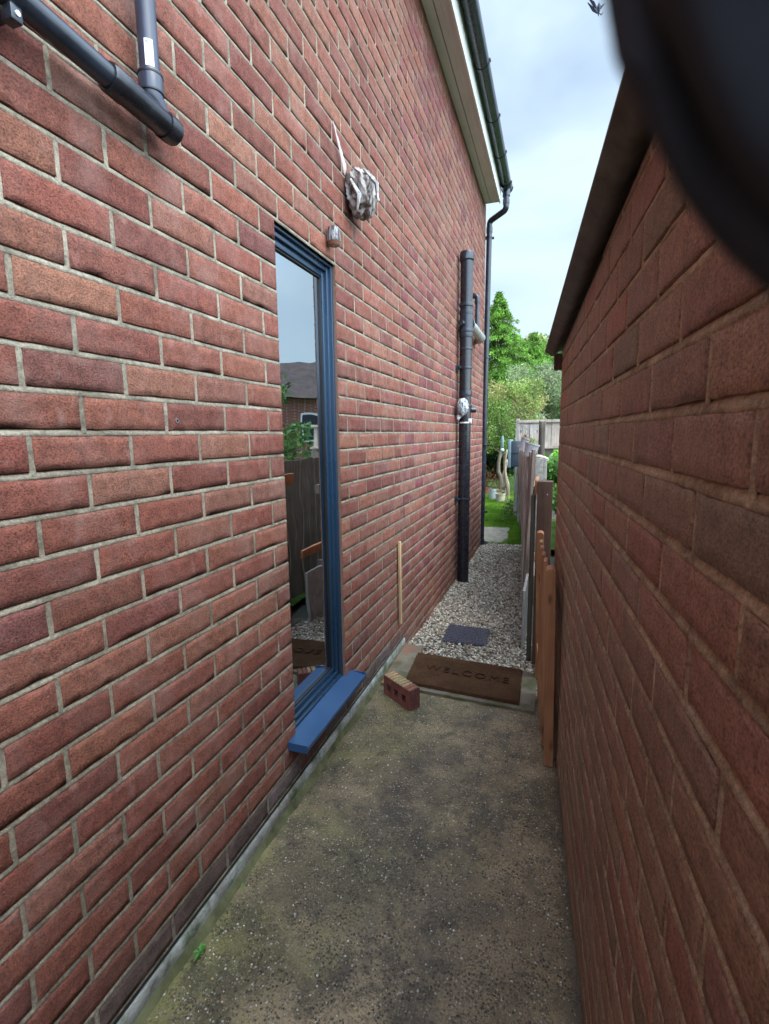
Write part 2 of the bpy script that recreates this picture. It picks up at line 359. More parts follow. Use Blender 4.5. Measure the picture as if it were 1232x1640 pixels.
# mossy mortar fillet along the foot of the wall
mb = MB(); V = []; Fc = []
ys = np.linspace(-3, 2.92, 260)
for y in ys:
    wv = .016 + .012*mnoise.noise(Vector((y*3, 0, 5))) + .006*mnoise.noise(Vector((y*14, 0, 5)))
    V += [(WX+.010, y, GZ+.020+.004*mnoise.noise(Vector((y*5, 2, 5)))), (WX+.010+wv*.5, y, GZ+.010), (WX+.012+wv, y, GZ-.003)]
for i in range(len(ys)-1):
    for k in range(2): Fc.append((i*3+k, i*3+k+1, (i+1)*3+k+1, (i+1)*3+k))
mb.add(V, Fc); o = mb.build('path_fillet', M['flaunch'], smooth=True); o['kind'] = 'structure'

# ------------------------------------------------------------------ brickwork
PAL = [((.205, .074, .049), 6), ((.186, .063, .043), 6), ((.160, .054, .039), 4), ((.222, .090, .058), 3), ((.145, .056, .044), .6), ((.198, .084, .058), 2)]
PALO = [((.262, .135, .084), 6), ((.270, .122, .078), 4), ((.240, .126, .080), 4), ((.275, .106, .070), 1.2), ((.210, .128, .080), 2)]
def pick(p):
    t = random.uniform(0, sum(w for _, w in p)); 
    for c, w_ in p:
        t -= w_
        if t <= 0: return c
    return p[0][0]
def wall_mesh(to3d, flip, courses, openings, pal, parent, mat_b, mat_m, joint=.0110, seg=.02, fine_to=3.2, jdepth=.007, colfn=None):
    BV = []; BF = []; BC = []; MV = []; MF = []
    def quadface(a, b, c, d): return (a, d, c, b) if flip else (a, b, c, d)
    for (zt, zb, perps) in courses:
        z0 = zb + joint/2; z1 = zt - joint/2
        for a, b in zip(perps[:-1], perps[1:]):
            L = b-a
            if L < .025: continue
            ua = a + joint/2*random.uniform(.75, 1.15); ub = b - joint/2*random.uniform(.75, 1.15)
            for o_ in openings:
                if o_[2] < (z0+z1)/2 < o_[3]:
                    if a >= o_[0]-.001 and b <= o_[1]+.001: ua = ub
                    if abs(b-o_[0]) < .001: ub = b - .0005
                    if abs(a-o_[1]) < .001: ua = a + .0005
            if ub-ua < .015: continue
            if callable(colfn): base = colfn((a+b)/2, (z0+z1)/2)
            else: base = None
            if base is None: base = pick(pal)
            k = random.uniform(.88, 1.12); col = tuple(q*k*random.uniform(.96, 1.04) for q in base)
            off = random.uniform(-.0006, .0005); til = random.uniform(-.0006, .0006); rot = random.uniform(-.0016, .0016); chip = random.choice([.004, .004, .007, .011]) if ua < fine_to else .0015
            if ua < fine_to: nu = max(int((ub-ua)/.018), 2); nv = 4
            else: nu = 1; nv = 1
            e = .0020
            us = [ua] + list(np.linspace(ua+e, ub-e, nu+1)) + [ub]; vs = [z0] + list(np.linspace(z0+e, z1-e, nv+1)) + [z1]
            nU, nV = len(us), len(vs); st = len(BV)
            for j, v in enumerate(vs):
                for i, u in enumerate(us):
                    edge = i in (0, nU-1) or j in (0, nV-1)
                    q = Vector((u*60, v*60, off*9000))
                    d = off + til*(u-ua)/L + (-.0012 if edge else .0007*mnoise.noise(q))
                    uu, vv = u, v
                    if edge or i in (1, nU-2) or j in (1, nV-2):
                        uu += .0014*mnoise.noise(q*.8+Vector((9, 0, 0))); vv += .0014*mnoise.noise(q*.8+Vector((0, 9, 0)))
                        if edge: d -= max(0, chip*mnoise.noise(q*.45+Vector((3, 3, 3)))); vv += (z0+z1 > 2*v and 1 or -1)*max(0, chip*.8*mnoise.noise(q*.5+Vector((5, 3, 3)))) if j in (0, nV-1) else 0
                    vv += rot*(u-ua)/L
                    BV.append(to3d(uu, vv, d)); BC.append(col)
            for j in range(nV-1):
                for i in range(nU-1):
                    s0 = st+j*nU+i; BF.append(quadface(s0, s0+1, s0+nU+1, s0+nU))
            loop = [st+i for i in range(nU)] + [st+j*nU+nU-1 for j in range(1, nV)] + [st+(nV-1)*nU+i for i in range(nU-2, -1, -1)] + [st+j*nU for j in range(nV-2, 0, -1)]
            uv = [(us[i], vs[0]) for i in range(nU)] + [(us[-1], vs[j]) for j in range(1, nV)] + [(us[i], vs[-1]) for i in range(nU-2, -1, -1)] + [(us[0], vs[j]) for j in range(nV-2, 0, -1)]
            s2 = len(BV)
            for (u, v) in uv: BV.append(to3d(u, v, -.014)); BC.append(col)
            n = len(loop)
            for i in range(n):
                i2 = (i+1) % n; BF.append(quadface(loop[i], s2+i, s2+i2, loop[i2]))
        # perpends
        for p in perps[1:-1]:
            skip = False
            for o_ in openings:
                if o_[2] < (z0+z1)/2 < o_[3] and o_[0]-.003 <= p <= o_[1]+.003: skip = True
            if skip: continue
            st = len(MV)
            for j in range(5):
                v = zb-.001 + (zt-zb+.002)*j/4
                for u in (p-joint*.62, p, p+joint*.62):
                    MV.append(to3d(u+.0012*mnoise.noise(Vector((u*40, v*30, 4))), v, -.0002 + .0007*mnoise.noise(Vector((u*90, v*50, 2))) - (.0 if u == p else .0022)))
            for j in range(4):
                for i in range(2): s0 = st+j*3+i; MF.append(quadface(s0, s0+1, s0+4, s0+3))
        # bed under this course
        segs = [(perps[0], perps[-1])]
        for o_ in openings:
            if o_[2]-.003 < zb < o_[3]-.004:
                segs = [(perps[0], o_[0]), (o_[1], perps[-1])]
        for (a, b) in segs:
            n = max(int((b-a)/seg), 1); st = len(MV)
            for i in range(n+1):
                u = a+(b-a)*i/n; nn = .0010*mnoise.noise(Vector((u*22, zb*40, 1))) + .0006*mnoise.noise(Vector((u*70, zb*40, 1)))
                nz2 = .0010*mnoise.noise(Vector((u*26, zb*40, 7)))
                MV += [to3d(u, zb-joint*.72, -.0026), to3d(u, zb-joint*.46+nz2, .0002+nn*.6), to3d(u, zb+joint*.34+nz2, -jdepth*.45+nn), to3d(u, zb+joint*.8, -jdepth-.002)]
            for i in range(n):
                for kk in range(3): s0 = st+i*4+kk; MF.append(quadface(s0, s0+4, s0+5, s0+1))
    bo = mesh('brickwork', BV, BF, mat_b, parent, BC, True)
    mo = mesh('pointing', MV, MF, mat_m, bo, None, True)
    return bo, mo
J0, J1, WT, WB = 1.524, 1.998, .0115+.675, -1.1
house = empty('brick_house', (WX-1.5, 2.4, GZ), 'tall red brick house with pale mortar filling the left side of the passage', 'house')
courses = []
for k in range(-26, 26):
    zt = .0115 + (9-k)*.075; zb = zt-.075
    even = (k % 2 == 0)
    left = [(.76 if even else .6475) + .225*i for i in range(-12, 12)]
    right = ([2.09, 2.315, 2.54, 2.765, 2.9275, 3.09] + [3.09+.225*i for i in range(1, 16)]) if even else ([2.2025, 2.4275, 2.6525, 2.8775, 2.99] + [2.99+.225*i for i in range(1, 17)])
    inwin = 0 <= k < 24
    lim = 6.43
    if inwin: ps = [u for u in left if u < J0-.03] + [J0, J1] + [u for u in right if u > J1+.03]
    else: ps = [u for u in left if u < 1.96+(.04 if not even else 0)] + right
    ps = [-3.0] + [u for u in ps if -2.95 < u < lim-.03] + [lim]
    courses.append((zt, zb, ps))
    if k == 25:
        courses.append((zb, zb-.075, [2.93]+[u for u in right if 2.97 < u < lim-.03]+[lim]))
        courses.append((zb-.075, zb-.15, [2.93]+[u+.11 for u in right if 2.97 < u < lim-.15]+[lim]))
def lc(u, z):
    if z < -1.185 and u < 2.93: return random.choice([(.120, .085, .085), (.145, .115, .110), (.095, .066, .055), (.16, .08, .065)])
    if z < -1.0 and u < 2.2 and random.random() < .25: return (.14, .06, .05)
    if u > 3.0 and random.random() < .45: return random.choice([(.185, .055, .048), (.150, .044, .043), (.20, .09, .065)])
    return None
def toL(u, v, d): return (WX+d, u, v)
ww, wm = wall_mesh(toL, False, courses, [(J0, J1, WB+.01, WT)], PAL, house, M['brick'], M['mortar'], colfn=lc)
ww.name = 'wall'
# backing, reveals, plinth, remaining shell
mb = MB()
xi = WX-.014; XB = -8.0
for (a, b, c, d) in [(-3, J0, -1.6, 2.72), (J1, 6.43, -1.6, 2.72), (J0, J1, WT, 2.72), (J0, J1, -1.6, WB)]:
    mb.add([(xi, a, c), (xi, b, c), (xi, b, d), (xi, a, d)], [(0, 1, 2, 3)])
mb.build('wall_core', M['mortar'], house)
mb = MB(); rc = (.20, .072, .055)
mb.box(xi-.11, xi, J1, J1+.012, WB, WT, rc); mb.box(xi-.11, xi, J0-.012, J0, WB, WT, rc); mb.box(xi-.11, xi, J0-.012, J1+.012, WT, WT+.012, (.07, .045, .035)); mb.box(xi-.11, xi, J0-.012, J1+.012, WB-.012, WB, rc)
mb.box(xi, WX-.0035, J1-.0004, J1+.004, WB, WT, (.15, .10, .075))
mb.build('window_reveal', M['painted'], house, cols=True)
mb = MB()
for (a, b, c, d, ya) in [(XB, xi, -1.6, 2.72, 6.43), (XB, xi, -1.6, 2.72, -3.0)]:
    mb.add([(a, ya, c), (b, ya, c), (b, ya, d), (a, ya, d)], [(0, 1, 2, 3)])
mb.add([(XB, -3, -1.6), (XB, 6.43, -1.6), (XB, 6.43, 2.72), (XB, -3, 2.72)], [(0, 1, 2, 3)])
def m_shell():
    t = NT('brick_gable'); br = t.n('ShaderNodeTexBrick'); cb = t.n('ShaderNodeCombineXYZ'); X = t.xyz(); s = t.math('ADD', X[0], X[1]); t.l(s, cb.inputs[0]); t.l(X[2], cb.inputs[1]); t.l(cb.outputs[0], br.inputs['Vector'])
    br.inputs['Scale'].default_value = 1.0; br.inputs['Brick Width'].default_value = .225; br.inputs['Row Height'].default_value = .075; br.inputs['Mortar Size'].default_value = .006
    br.inputs['Color1'].default_value = (.23, .075, .055, 1); br.inputs['Color2'].default_value = (.17, .055, .045, 1); br.inputs['Mortar'].default_value = (.38, .34, .28, 1)
    c = t.mix(1.0, br.outputs[0], t.ramp(t.noise(60, 4), [(.3, .8), (.7, 1.2)]), 'MULTIPLY'); t.base(c, .85, .2); t.bump(br.outputs['Fac'], -.004); return t.m
M['shell'] = m_shell()
mb.build('gable_wall', M['shell'], house)
# plinth band below the damp course
mb = MB(); V = []; Fc = []; ys = np.linspace(-3, 2.93, 240)
for y in ys:
    a = .0012*mnoise.noise(Vector((y*9, 1, 1))) + .001*mnoise.noise(Vector((y*33, 1, 1)))
    V += [(WX-.012, y, -1.272), (WX+.002+a, y, -1.274), (WX+.008+a, y, -1.279), (WX+.010+a*1.5, y, -1.30), (WX+.010, y, -1.40)]
for i in range(len(ys)-1):
    for k in range(4): Fc.append((i*5+k, i*5+k+5, i*5+k+6, i*5+k+1))
mb.add(V, Fc)
def m_plinth():
    t = NT('mossy_plinth'); X = t.xyz()
    c = t.mix(t.ramp(t.noise(5, 5, .6), [(.38, 0.0), (.6, 1.0)]), (.16, .15, .12), (.36, .37, .34))
    c = t.mix(t.ramp(t.noise(7, 5, .65, t.scale(t.P, 1.0, (3, 1, 8))), [(.5, 0.0), (.62, .8)]), c, (.055, .075, .022))
    c = t.mix(t.ramp(t.noise(22, 4, .6), [(.55, 0.0), (.7, .7)]), c, (.05, .05, .04))
    ln = t.n('ShaderNodeTexBrick'); cb = t.n('ShaderNodeCombineXYZ'); t.l(X[1], cb.inputs[0]); t.l(ln.inputs[0], ln.inputs[0]) if False else None
    t.base(c, .85, .25); t.bump(t.noise(90, 5, .7), .004); return t.m
mb.build('plinth', m_plinth(), house, smooth=True)
mb = MB(); mb.box(WX-.01, WX+.0035, -3, 2.93, -1.2690, -1.2655); mb.build('damp_course', M['gasket'], house)
# roof edge: soffit (two boards), fascia, roof slope
mb = MB(); SZ = 2.605
mb.box(WX-.02, WX+.062, -3, 6.30, SZ, SZ+.012); mb.box(WX+.070, WX+.165, -3, 6.30, SZ, SZ+.012); mb.box(WX+.060, WX+.072, -3, 6.30, SZ+.006, SZ+.010)
for xx in (WX+.105, WX+.135): mb.box(xx, xx+.003, -3, 6.30, SZ-.002, SZ)
mb.build('soffit', M['soffit'], house)
mb = MB(); mb.box(WX+.065, WX+.0665, -3, 6.30, SZ+.003, SZ+.005); mb.build('vent_slot', M['gasket'], house)
mb = MB(); mb.box(WX+.165, WX+.178, -3, 6.31, SZ-.022, SZ+.185); mb.box(WX-.02, WX+.165, 6.30, 6.315, SZ-.004, SZ+.15); mb.build('fascia', M['white_pvc'], house)
mb = MB()
V = []; Fc = []
for i in range(0, 34):
    x = WX+.22 - i*.11; z = SZ+.175 + i*.065
    V += [(x, -3.1, z), (x, 6.42, z), (x, -3.1, z-.018), (x, 6.42, z-.018)]
for i in range(33): Fc += [(i*4, i*4+1, i*4+5, i*4+4)]; Fc += [(i*4, i*4+2, i*4+3, i*4+1)]
mb.add(V, Fc); mb.build('roof', m_plain('roof_tile', (.075, .055, .048), .85, .2, .3, 12, .006, 30), house)
mb = MB(); mb.add([(-4.6, 6.40, 2.7), (WX+.1, 6.40, 2.7), (-4.4, 6.40, 4.9), (-8, 6.40, 2.7)], [(1, 2, 3)]); mb.build('gable', M['shell'], house)
# room behind the window
mb = MB()
mb.box(-3.9, -3.88, .2, 3.4, -1.2, 1.1); mb.box(-3.9, xi-.115, .2, .22, -1.2, 1.1); mb.box(-3.9, xi-.115, 3.38, 3.4, -1.2, 1.1); mb.box(-3.9, xi-.115, .2, 3.4, 1.1, 1.12); mb.box(-3.9, xi-.115, .2, 3.4, -1.22, -1.2)
mb.build('room', M['dark'], house)
# ---- window
def m_glass():
    t = NT('window_glass'); g = t.n('ShaderNodeBsdfGlossy'); g.inputs['Roughness'].default_value = 0.0; g.inputs['Color'].default_value = (.88, .96, 1.0, 1)
    tr = t.n('ShaderNodeBsdfTransparent'); tr.inputs[0].default_value = (.72, .76, .76, 1)
    fr = t.n('ShaderNodeFresnel'); fr.inputs[0].default_value = 9.0
    bp = t.n('ShaderNodeBump'); t.l(t.noise(2.2, 2, .4), bp.inputs['Height']); bp.inputs['Distance'].default_value = .006; bp.inputs['Strength'].default_value = .5
    t.l(bp.outputs[0], g.inputs['Normal'])
    ms = t.n('ShaderNodeMixShader'); t.l(fr.outputs[0], ms.inputs[0]); t.l(tr.outputs[0], ms.inputs[1]); t.l(g.outputs[0], ms.inputs[2]); t.l(ms.outputs[0], t.o.inputs[0])
    return t.m
win = MB(); X0 = WX
def ring(mb, xa, xb, y0, y1, z0, z1, wl, wr, wt_, wb_, bev=.002):
    mb.box(xa, xb, y0, y0+wl, z0, z1, bev=bev); mb.box(xa, xb, y1-wr, y1, z0, z1, bev=bev)
    mb.box(xa, xb-.0003, y0+wl-.001, y1-wr+.001, z1-wt_, z1, bev=bev); mb.box(xa, xb-.0003, y0+wl-.001, y1-wr+.001, z0, z0+wb_, bev=bev)
wz1 = WT-.004; wz0 = WB+.012
ring(win, X0-.12, X0-.014, J0+.001, J1-.001, wz0, wz1, .010, .014, .014, .014)
ring(win, X0-.12, X0-.026, J0+.010, J1-.0145, wz0+.014, wz1-.014, .012, .018, .018, .018)
ring(win, X0-.12, X0-.038, J0+.021, J1-.032, wz0+.032, wz1-.032, .016, .020, .022, .022)
wf = win.build('window_frame', M['frame'], house, autos=35)
mb = MB(); ring(mb, X0-.1, X0-.044, J0+.036, J1-.0515, wz0+.0535, wz1-.0535, .005, .005, .007, .007, .001); mb.build('glazing_bead', M['gasket'], wf)
mb = MB(); mb.box(X0-.056, X0-.052, J0+.038, J1-.054, wz0+.058, wz1-.058); mb.build('pane', m_glass(), wf)
mb = MB()
prof = [(-.12, .002), (-.02, -.002), (.070, -.016), (.073, -.019), (.073, -.033), (.069, -.033), (.069, -.022), (-.12, -.020)]
ya, yb = 1.470, 2.055; zt = wz0+.006
V = [(X0+x, ya, zt+z) for x, z in prof] + [(X0+x, yb, zt+z) for x, z in prof]; n = len(prof)
mb.add(V, [tuple(range(n))[::-1], tuple(range(n, 2*n))] + [(i, (i+1) % n, (i+1) % n+n, i+n) for i in range(n)])
mb.box(X0+.0, X0+.075, ya-.004, ya, zt-.036, zt-.006); mb.box(X0+.0, X0+.075, yb, yb+.004, zt-.036, zt-.006)
mb.build('window_sill', M['sill'], house)
mb = MB(); mb.box(-1.45, -1.42, .9, 3.1, -1.2, 1.0)
V = []; Fc = []
for i in range(160):
    y = .9+i*.014; x = -1.40+.03*math.sin(i*.9)+.012*math.sin(i*2.3+1); V += [(x, y, -1.15), (x, y, .72)]
for i in range(159): Fc.append((i*2, i*2+2, i*2+3, i*2+1))
cb_ = MB(); cb_.add(V, Fc); cb_.build('curtain', m_plain('curtain_cloth', (.16, .12, .10), .9, .1, .1, 8), house, smooth=True)

# ------------------------------------------------------------------ garage (right)
gar = empty('brick_garage', (.6, 0.6, GZ-.05), 'low brown brick garage with smeared mortar and an overhanging sheet roof on the right', 'garage')
courses = []
for k in range(-6, 19):
    zt = .022 - k*.075 + .075; zb = zt-.075
    off = .456 if (k % 2) else .568
    ps = [-2.5] + [off+.2195*i + random.uniform(-.008, .008) for i in range(-13, 12)] + [GEND]
    ps = [-2.5] + [u for u in ps if -2.45 < u < GEND-.04] + [GEND]
    courses.append((zt, zb, ps))
def roofz(y): return .378 + .030*(2.71-y)       # the sheet roof falls towards its far end
def toR(u, v, d): return (RX(u)-d, u, min(v, roofz(u)-.016))
gw, gm = wall_mesh(toR, True, courses, [], PALO, gar, M['brick_old'], M['mortar_old'], joint=.0125, fine_to=3.2, jdepth=.0065)
gw.name = 'wall'
mb = MB()
a, b = -2.5, GEND
def rx2(y): return RX(y)+.013
mb.add([(rx2(a), a, -1.6), (rx2(b), b, -1.6), (rx2(b), b, .345), (rx2(a), a, .50), (3.2, a, -1.6), (3.2, b-.2, -1.6), (3.2, b-.2, .345), (3.2, a, .50)],
       [(0, 3, 2, 1), (0, 4, 7, 3), (1, 2, 6, 5), (4, 5, 6, 7), (3, 7, 6, 2)])
mb.build('wall_core', M['mortar_old'], gar)
# far quoin face built of header ends
mb = MB()
for k in range(-3, 19):
    zt = .022 - k*.075 + .075; zb = zt-.075
    c = pick(PALO); x0 = RX(GEND)+.003
    w_ = .1 if k % 2 else .21
    mb.box(x0, x0+w_, GEND-.02, GEND+.004, zb+.006, zt-.005, c, bev=.003); mb.box(x0+w_+.01, x0+w_+.22, GEND-.02, GEND+.004, zb+.006, zt-.005, pick(PALO), bev=.003)
mb.build('quoin', M['brick_old'], gw, cols=True)
# corrugated sheet roof
V = []; Fc = []; nx = 260; ysr = [-2.6, 0, 1.3, 2.66]
for side, zz in ((0, 0.0), (1, -.009)):
    for y in ysr:
        for i in range(nx+1):
            s = i*.0125; x = .1184-.0693*y+s
            V.append((x, y, roofz(y) + .004 + zz + .012*(math.cos(2*math.pi*s/.073)-1) + .012 + .03*s))
m_ = nx+1; q = len(ysr)*m_
for j in range(len(ysr)-1):
    for i in range(nx):
        s0 = j*m_+i; Fc.append((s0, s0+1, s0+m_+1, s0+m_)); Fc.append((q+s0, q+s0+m_, q+s0+m_+1, q+s0+1))
for i in range(nx):
    Fc.append((i, q+i, q+i+1, i+1)); s0 = (len(ysr)-1)*m_+i; Fc.append((s0, s0+1, q+s0+1, q+s0))
for j in range(len(ysr)-1):
    Fc.append((j*m_, (j+1)*m_, q+(j+1)*m_, q+j*m_))
mesh('roof', V, Fc, M['sheet'], gar, None, True)
mb = MB(); mb.box(-.022, .050, 2.53, 2.60, .290, .358, bev=.002); mb.build('wall_plate_end', M['wood_dark'], gar)

# ------------------------------------------------------------------ pipes on the house wall
def ringband(mb, p, axis, r, h, n=28):
    a = Vector(axis).normalized(); p = Vector(p); mb.tube([p-a*h/2, p-a*h*.32, p+a*h*.32, p+a*h/2], [r*.985, r, r, r*.985], n)
PX, PY = -.795, 4.69
soil = empty('soil_pipe', (PX, PY, -1.40), 'thick upright black soil pipe with a capped top standing in the gravel against the house', 'pipe')
mb = MB(); mb.tube([(PX-.006, PY, -1.40), (PX, PY, 1.50)], .054, 32); mb.build('pipe', M['black_pvc_old'], soil, autos=40)
mb = MB()
ax = (0, 0, 1); mb.tube([(PX, PY, 1.49), (PX, PY, 1.500), (PX, PY, 1.552), (PX, PY, 1.566)], [.058, .064, .064, .060], 12); mb.build('vent_cap', M['black_pvc'], soil, autos=30)
for (z, r, h) in [(1.125, .0625, .03), (1.06, .0605, .035), (.905, .0625, .028), (.865, .060, .035), (.75, .058, .018), (.36, .060, .05), (.25, .059, .02)]:
    mb = MB(); ringband(mb, (PX, PY, z), ax, r, h); mb.build('collar', M['black_pvc'], soil, autos=40)
mb = MB(); ringband(mb, (PX, PY, .10), ax, .0595, .012); mb.box(PX+.035, PX+.062, PY-.045, PY-.02, .10, .135, bev=.003); mb.build('white_band', M['white_pvc'], soil, autos=40)
mb = MB(); mb.tube([(PX, PY, .88), (PX, PY, 1.08)], .0585, 32); mb.build('branch_socket', M['black_pvc'], soil, autos=40)
for z in (.585, -.60):
    mb = MB(); ringband(mb, (PX, PY, z), ax, .0585, .022); mb.box(WX-.005, PX-.045, PY-.075, PY-.055, z-.02, z+.02, bev=.003); mb.box(WX, WX+.006, PY-.09, PY+.06, z-.022, z+.022, bev=.002); mb.box(PX-.06, PX-.03, PY-.075, PY-.03, z-.010, z+.010, bev=.002)
    mb.build('wall_clip', M['black_pvc'], soil, autos=40)
mb = MB(); mb.tube([(PX+.045, PY+.03, .215), (PX+.085, PY+.05, .215)], .026, 20); mb.build('boss_cap', M['black_pvc'], soil, autos=40)
mb = MB(); mb.tube([(PX-.02, PY-.05, .965), (PX-.035, PY-.085, .965)], .024, 18); mb.build('boss_cap', M['black_pvc'], soil, autos=40)
# horizontal branch
br = empty('branch_pipe', (PX, 4.8, .97), 'short level grey branch pipe joining the black soil pipe to the wall', 'pipe')
mb = MB(); mb.tube([(PX+.01, PY+.05, .985), (PX+.005, 5.05, 1.0), (PX, 5.56, 1.0)], .043, 28); mb.build('pipe', M['grey_pvc'], br, autos=40)
mb = MB(); mb.tube([(PX+.01, PY+.045, .985), (PX+.007, PY+.13, .99)], .052, 28); mb.build('socket', M['black_pvc'], br, autos=40)
mb = MB(); mb.tube([(PX, 5.50, 1.0), (PX, 5.60, 1.0), (PX-.03, 5.67, 1.0), (PX-.10, 5.70, 1.0)], .049, 28); mb.build('elbow', M['grey_pvc'], br, autos=40)
ov = empty('overflow_pipe', (PX, 5.33, 1.36), 'thin black overflow pipe with an elbow dropping beside the soil pipe', 'pipe')
pp = bend((WX-.01, 5.33, 1.36), (PX+.0, 5.33, 1.36), (PX+.0, 5.33, 1.05), .03)
mb = MB(); mb.tube([(WX-.02, 5.33, 1.36)]+pp+[(PX, 5.33, 1.045)], .022, 20); mb.build('pipe', M['black_pvc'], ov, autos=40)
mb = MB(); ringband(mb, (PX, 5.33, 1.31), ax, .027, .045, 20); ringband(mb, (PX-.04, 5.33, 1.36), (1, 0, 0), .027, .035, 20); mb.build('elbow_collar', M['black_pvc'], ov, autos=40)

# rainwater gutter and downpipe
gut = empty('rain_gutter', (-.60, 1.6, 2.66), 'black half round rain gutter hanging along the fascia of the house', 'gutter')
GX, GZZ, gr = WX+.178+.060, 2.775, .056
def trough(mb, y0, y1, r, th=.003):
    V = []; Fc = []; n = 14
    for (rr) in (r, r-th):
        for y in (y0, y1):
            for i in range(n+1):
                an = math.pi + math.pi*i/n; V.append((GX+rr*math.cos(an), y, GZZ+rr*math.sin(an)))
    q = n+1
    for i in range(n):
        Fc += [(i, q+i, q+i+1, i+1), (2*q+i, 2*q+i+1, 3*q+i+1, 3*q+i), (i, i+1, 2*q+i+1, 2*q+i), (q+i, 3*q+i, 3*q+i+1, q+i+1)]
    Fc += [(0, 2*q, 3*q, q), (n, q+n, 3*q+n, 2*q+n)]
    mb.add(V, Fc)
mb = MB(); trough(mb, -3, 6.39, gr); mb.build('trough', M['black_pvc'], gut, autos=60)
mb = MB(); mb.tube([(GX, 6.385, GZZ-.022), (GX, 6.395, GZZ-.022)], .05, 20); mb.build('stop_end', M['black_pvc'], gut, autos=40)
for y in (-2.0, -1.2, -.4, .4, 1.2, 2.0, 2.8, 3.55, 4.3, 5.0, 5.62):
    mb = MB(); trough(mb, y, y+.028, gr+.005, .007); mb.box(GX-gr-.008, GX-gr+.004, y, y+.028, GZZ-.01, GZZ+.03); mb.box(GX+gr-.006, GX+gr+.010, y, y+.028, GZZ-.004, GZZ+.012, bev=.002); mb.build('bracket', M['black_pvc'], gut, autos=60)
mb = MB(); trough(mb, 6.25, 6.40, gr+.007, .008); mb.tube([(GX, 6.33, GZZ-.05), (GX, 6.33, GZZ-.12)], .042, 24)
for y in (6.245, 6.395): trough(mb, y, y+.012, gr+.013, .012)
mb.build('outlet', M['black_pvc'], gut, autos=50)
dp = empty('downpipe', (-.865, 6.5, -1.46), 'slim round black downpipe with a swan neck at the far corner of the house', 'downpipe')
DX0, DX1, DY = -.862, -.838, 6.49
P0 = Vector((GX, 6.33, GZZ-.08)); P2 = Vector((DX1, DY, 2.475)); P3 = Vector((DX0-.01, DY, -1.45))
P1b = Vector((GX, 6.33, 2.515))
pts = [P0] + bend(P0, P1b, P2, .04) + bend(P1b, P2, P3, .04) + [P3]
mb = MB(); mb.tube(pts, .033, 22); mb.build('pipe', M['black_pvc'], dp, autos=50)
for z in (2.30, .92, -.14, -1.0):
    x = DX1+(DX0-DX1)*(2.45-z)/3.9
    mb = MB(); ringband(mb, (x, DY, z), ax, .038, .02, 20); mb.box(WX-.01, x-.02, DY-.02, DY+.0, z-.012, z+.012, bev=.002); mb.box(x-.055, x+.055, DY+.03, DY+.040, z-.014, z+.014, bev=.002); mb.build('wall_clip', M['black_pvc'], dp, autos=40)
for (cp_, hh_) in (((DX1, DY, 2.38), .06), ((GX, 6.33, 2.60), .05)):
    mb = MB(); ringband(mb, cp_, ax, .038, hh_, 20); mb.build('collar', M['black_pvc'], dp, autos=40)
sh = MB(); sh.tube([(DX0-.01, DY, -1.36), (DX0-.005, DY+.01, -1.41), (DX0+.03, DY+.10, -1.44)], .040, 20); sh.build('shoe', M['black_pvc'], dp, autos=40)

# waste pipe at the top left
wp = empty('waste_pipe', (-.80, .4, .66), 'black plastic waste pipe running level along the wall at the top left', 'pipe')
wx = WX+.045
def hz(y): return .6785 - (y-.8)*.055
mb = MB(); mb.tube([(wx, -.4, hz(-.4)), (wx, .86, hz(.86))], .0215, 24); mb.build('pipe', M['black_pvc'], wp, autos=40)
mb = MB(); mb.tube([(wx, .845, hz(.845)), (wx, .85, hz(.85)), (wx, .885, hz(.885)), (wx, .89, hz(.89)), (wx, .99, hz(.99)), (wx, .998, hz(.998))], [.025, .0275, .0275, .0262, .0262, .024], 28); mb.build('tee_fitting', M['black_pvc_old'], wp, autos=40)
mb = MB(); mb.tube([(wx, .990, hz(.990)), (wx, 1.012, hz(1.012)), (wx, 1.024, hz(1.024)), (wx, 1.030, hz(1.030))], [.0282, .0285, .0265, .016], 28); mb.build('end_cap', M['black_pvc_old'], wp, autos=50)
mb = MB(); ringband(mb, (wx, .665, hz(.665)), (0, 1, -.1), .0245, .022); mb.box(WX, WX+.03, .655, .675, hz(.66)-.035, hz(.66)+.012, bev=.003); mb.box(wx-.012, wx+.012, .655, .675, hz(.665)-.045, hz(.665)-.02, bev=.003)
cl = mb.build('wall_clip', M['black_pvc'], wp, autos=40)
mb = MB(); mb.tube([(wx+.012, .665, hz(.665)-.034), (wx+.0145, .665, hz(.665)-.034)], .004, 12); mb.build('screw', M['white_pvc'], cl)
vp = empty('upright_waste_pipe', (wx, .945, .75), 'dark blue grey upright plastic pipe with a barcode sticker at the top left', 'pipe')
vy = .962
mb = MB(); mb.tube([(wx, vy, .700), (wx, vy, 2.60)], .0195, 28); mb.build('pipe', M['blue_pvc'], vp, autos=40)
mb = MB()
mb.tube([(wx, vy, .748), (wx, vy, .743), (wx, vy, .708)], [.0235, .0245, .0240], 28)
mb.tube([(wx, vy, .712), (wx, vy, .706), (wx, vy+.006, .694), (wx, vy+.034, .668)], [.0222, .0222, .0218, .0205], 28); mb.build('branch_socket', M['blue_pvc'], vp, autos=40)
for (za, zb_, ra) in ((.7405, .7445, .0253), (.7085, .7115, .0248)):
    mb = MB(); mb.tube([(wx, vy, za), (wx, vy, zb_)], ra, 28); mb.build('seal_ring', M['gasket'], vp, autos=40)
def patch(mb, a0, a1, z0, z1, r, n=8):
    V = []; Fc = []
    for i in range(n+1):
        a = a0+(a1-a0)*i/n; V += [(wx+r*math.cos(a), vy+r*math.sin(a), z0), (wx+r*math.cos(a), vy+r*math.sin(a), z1)]
    for i in range(n): Fc.append((i*2, i*2+2, i*2+3, i*2+1))
    mb.add(V, Fc)
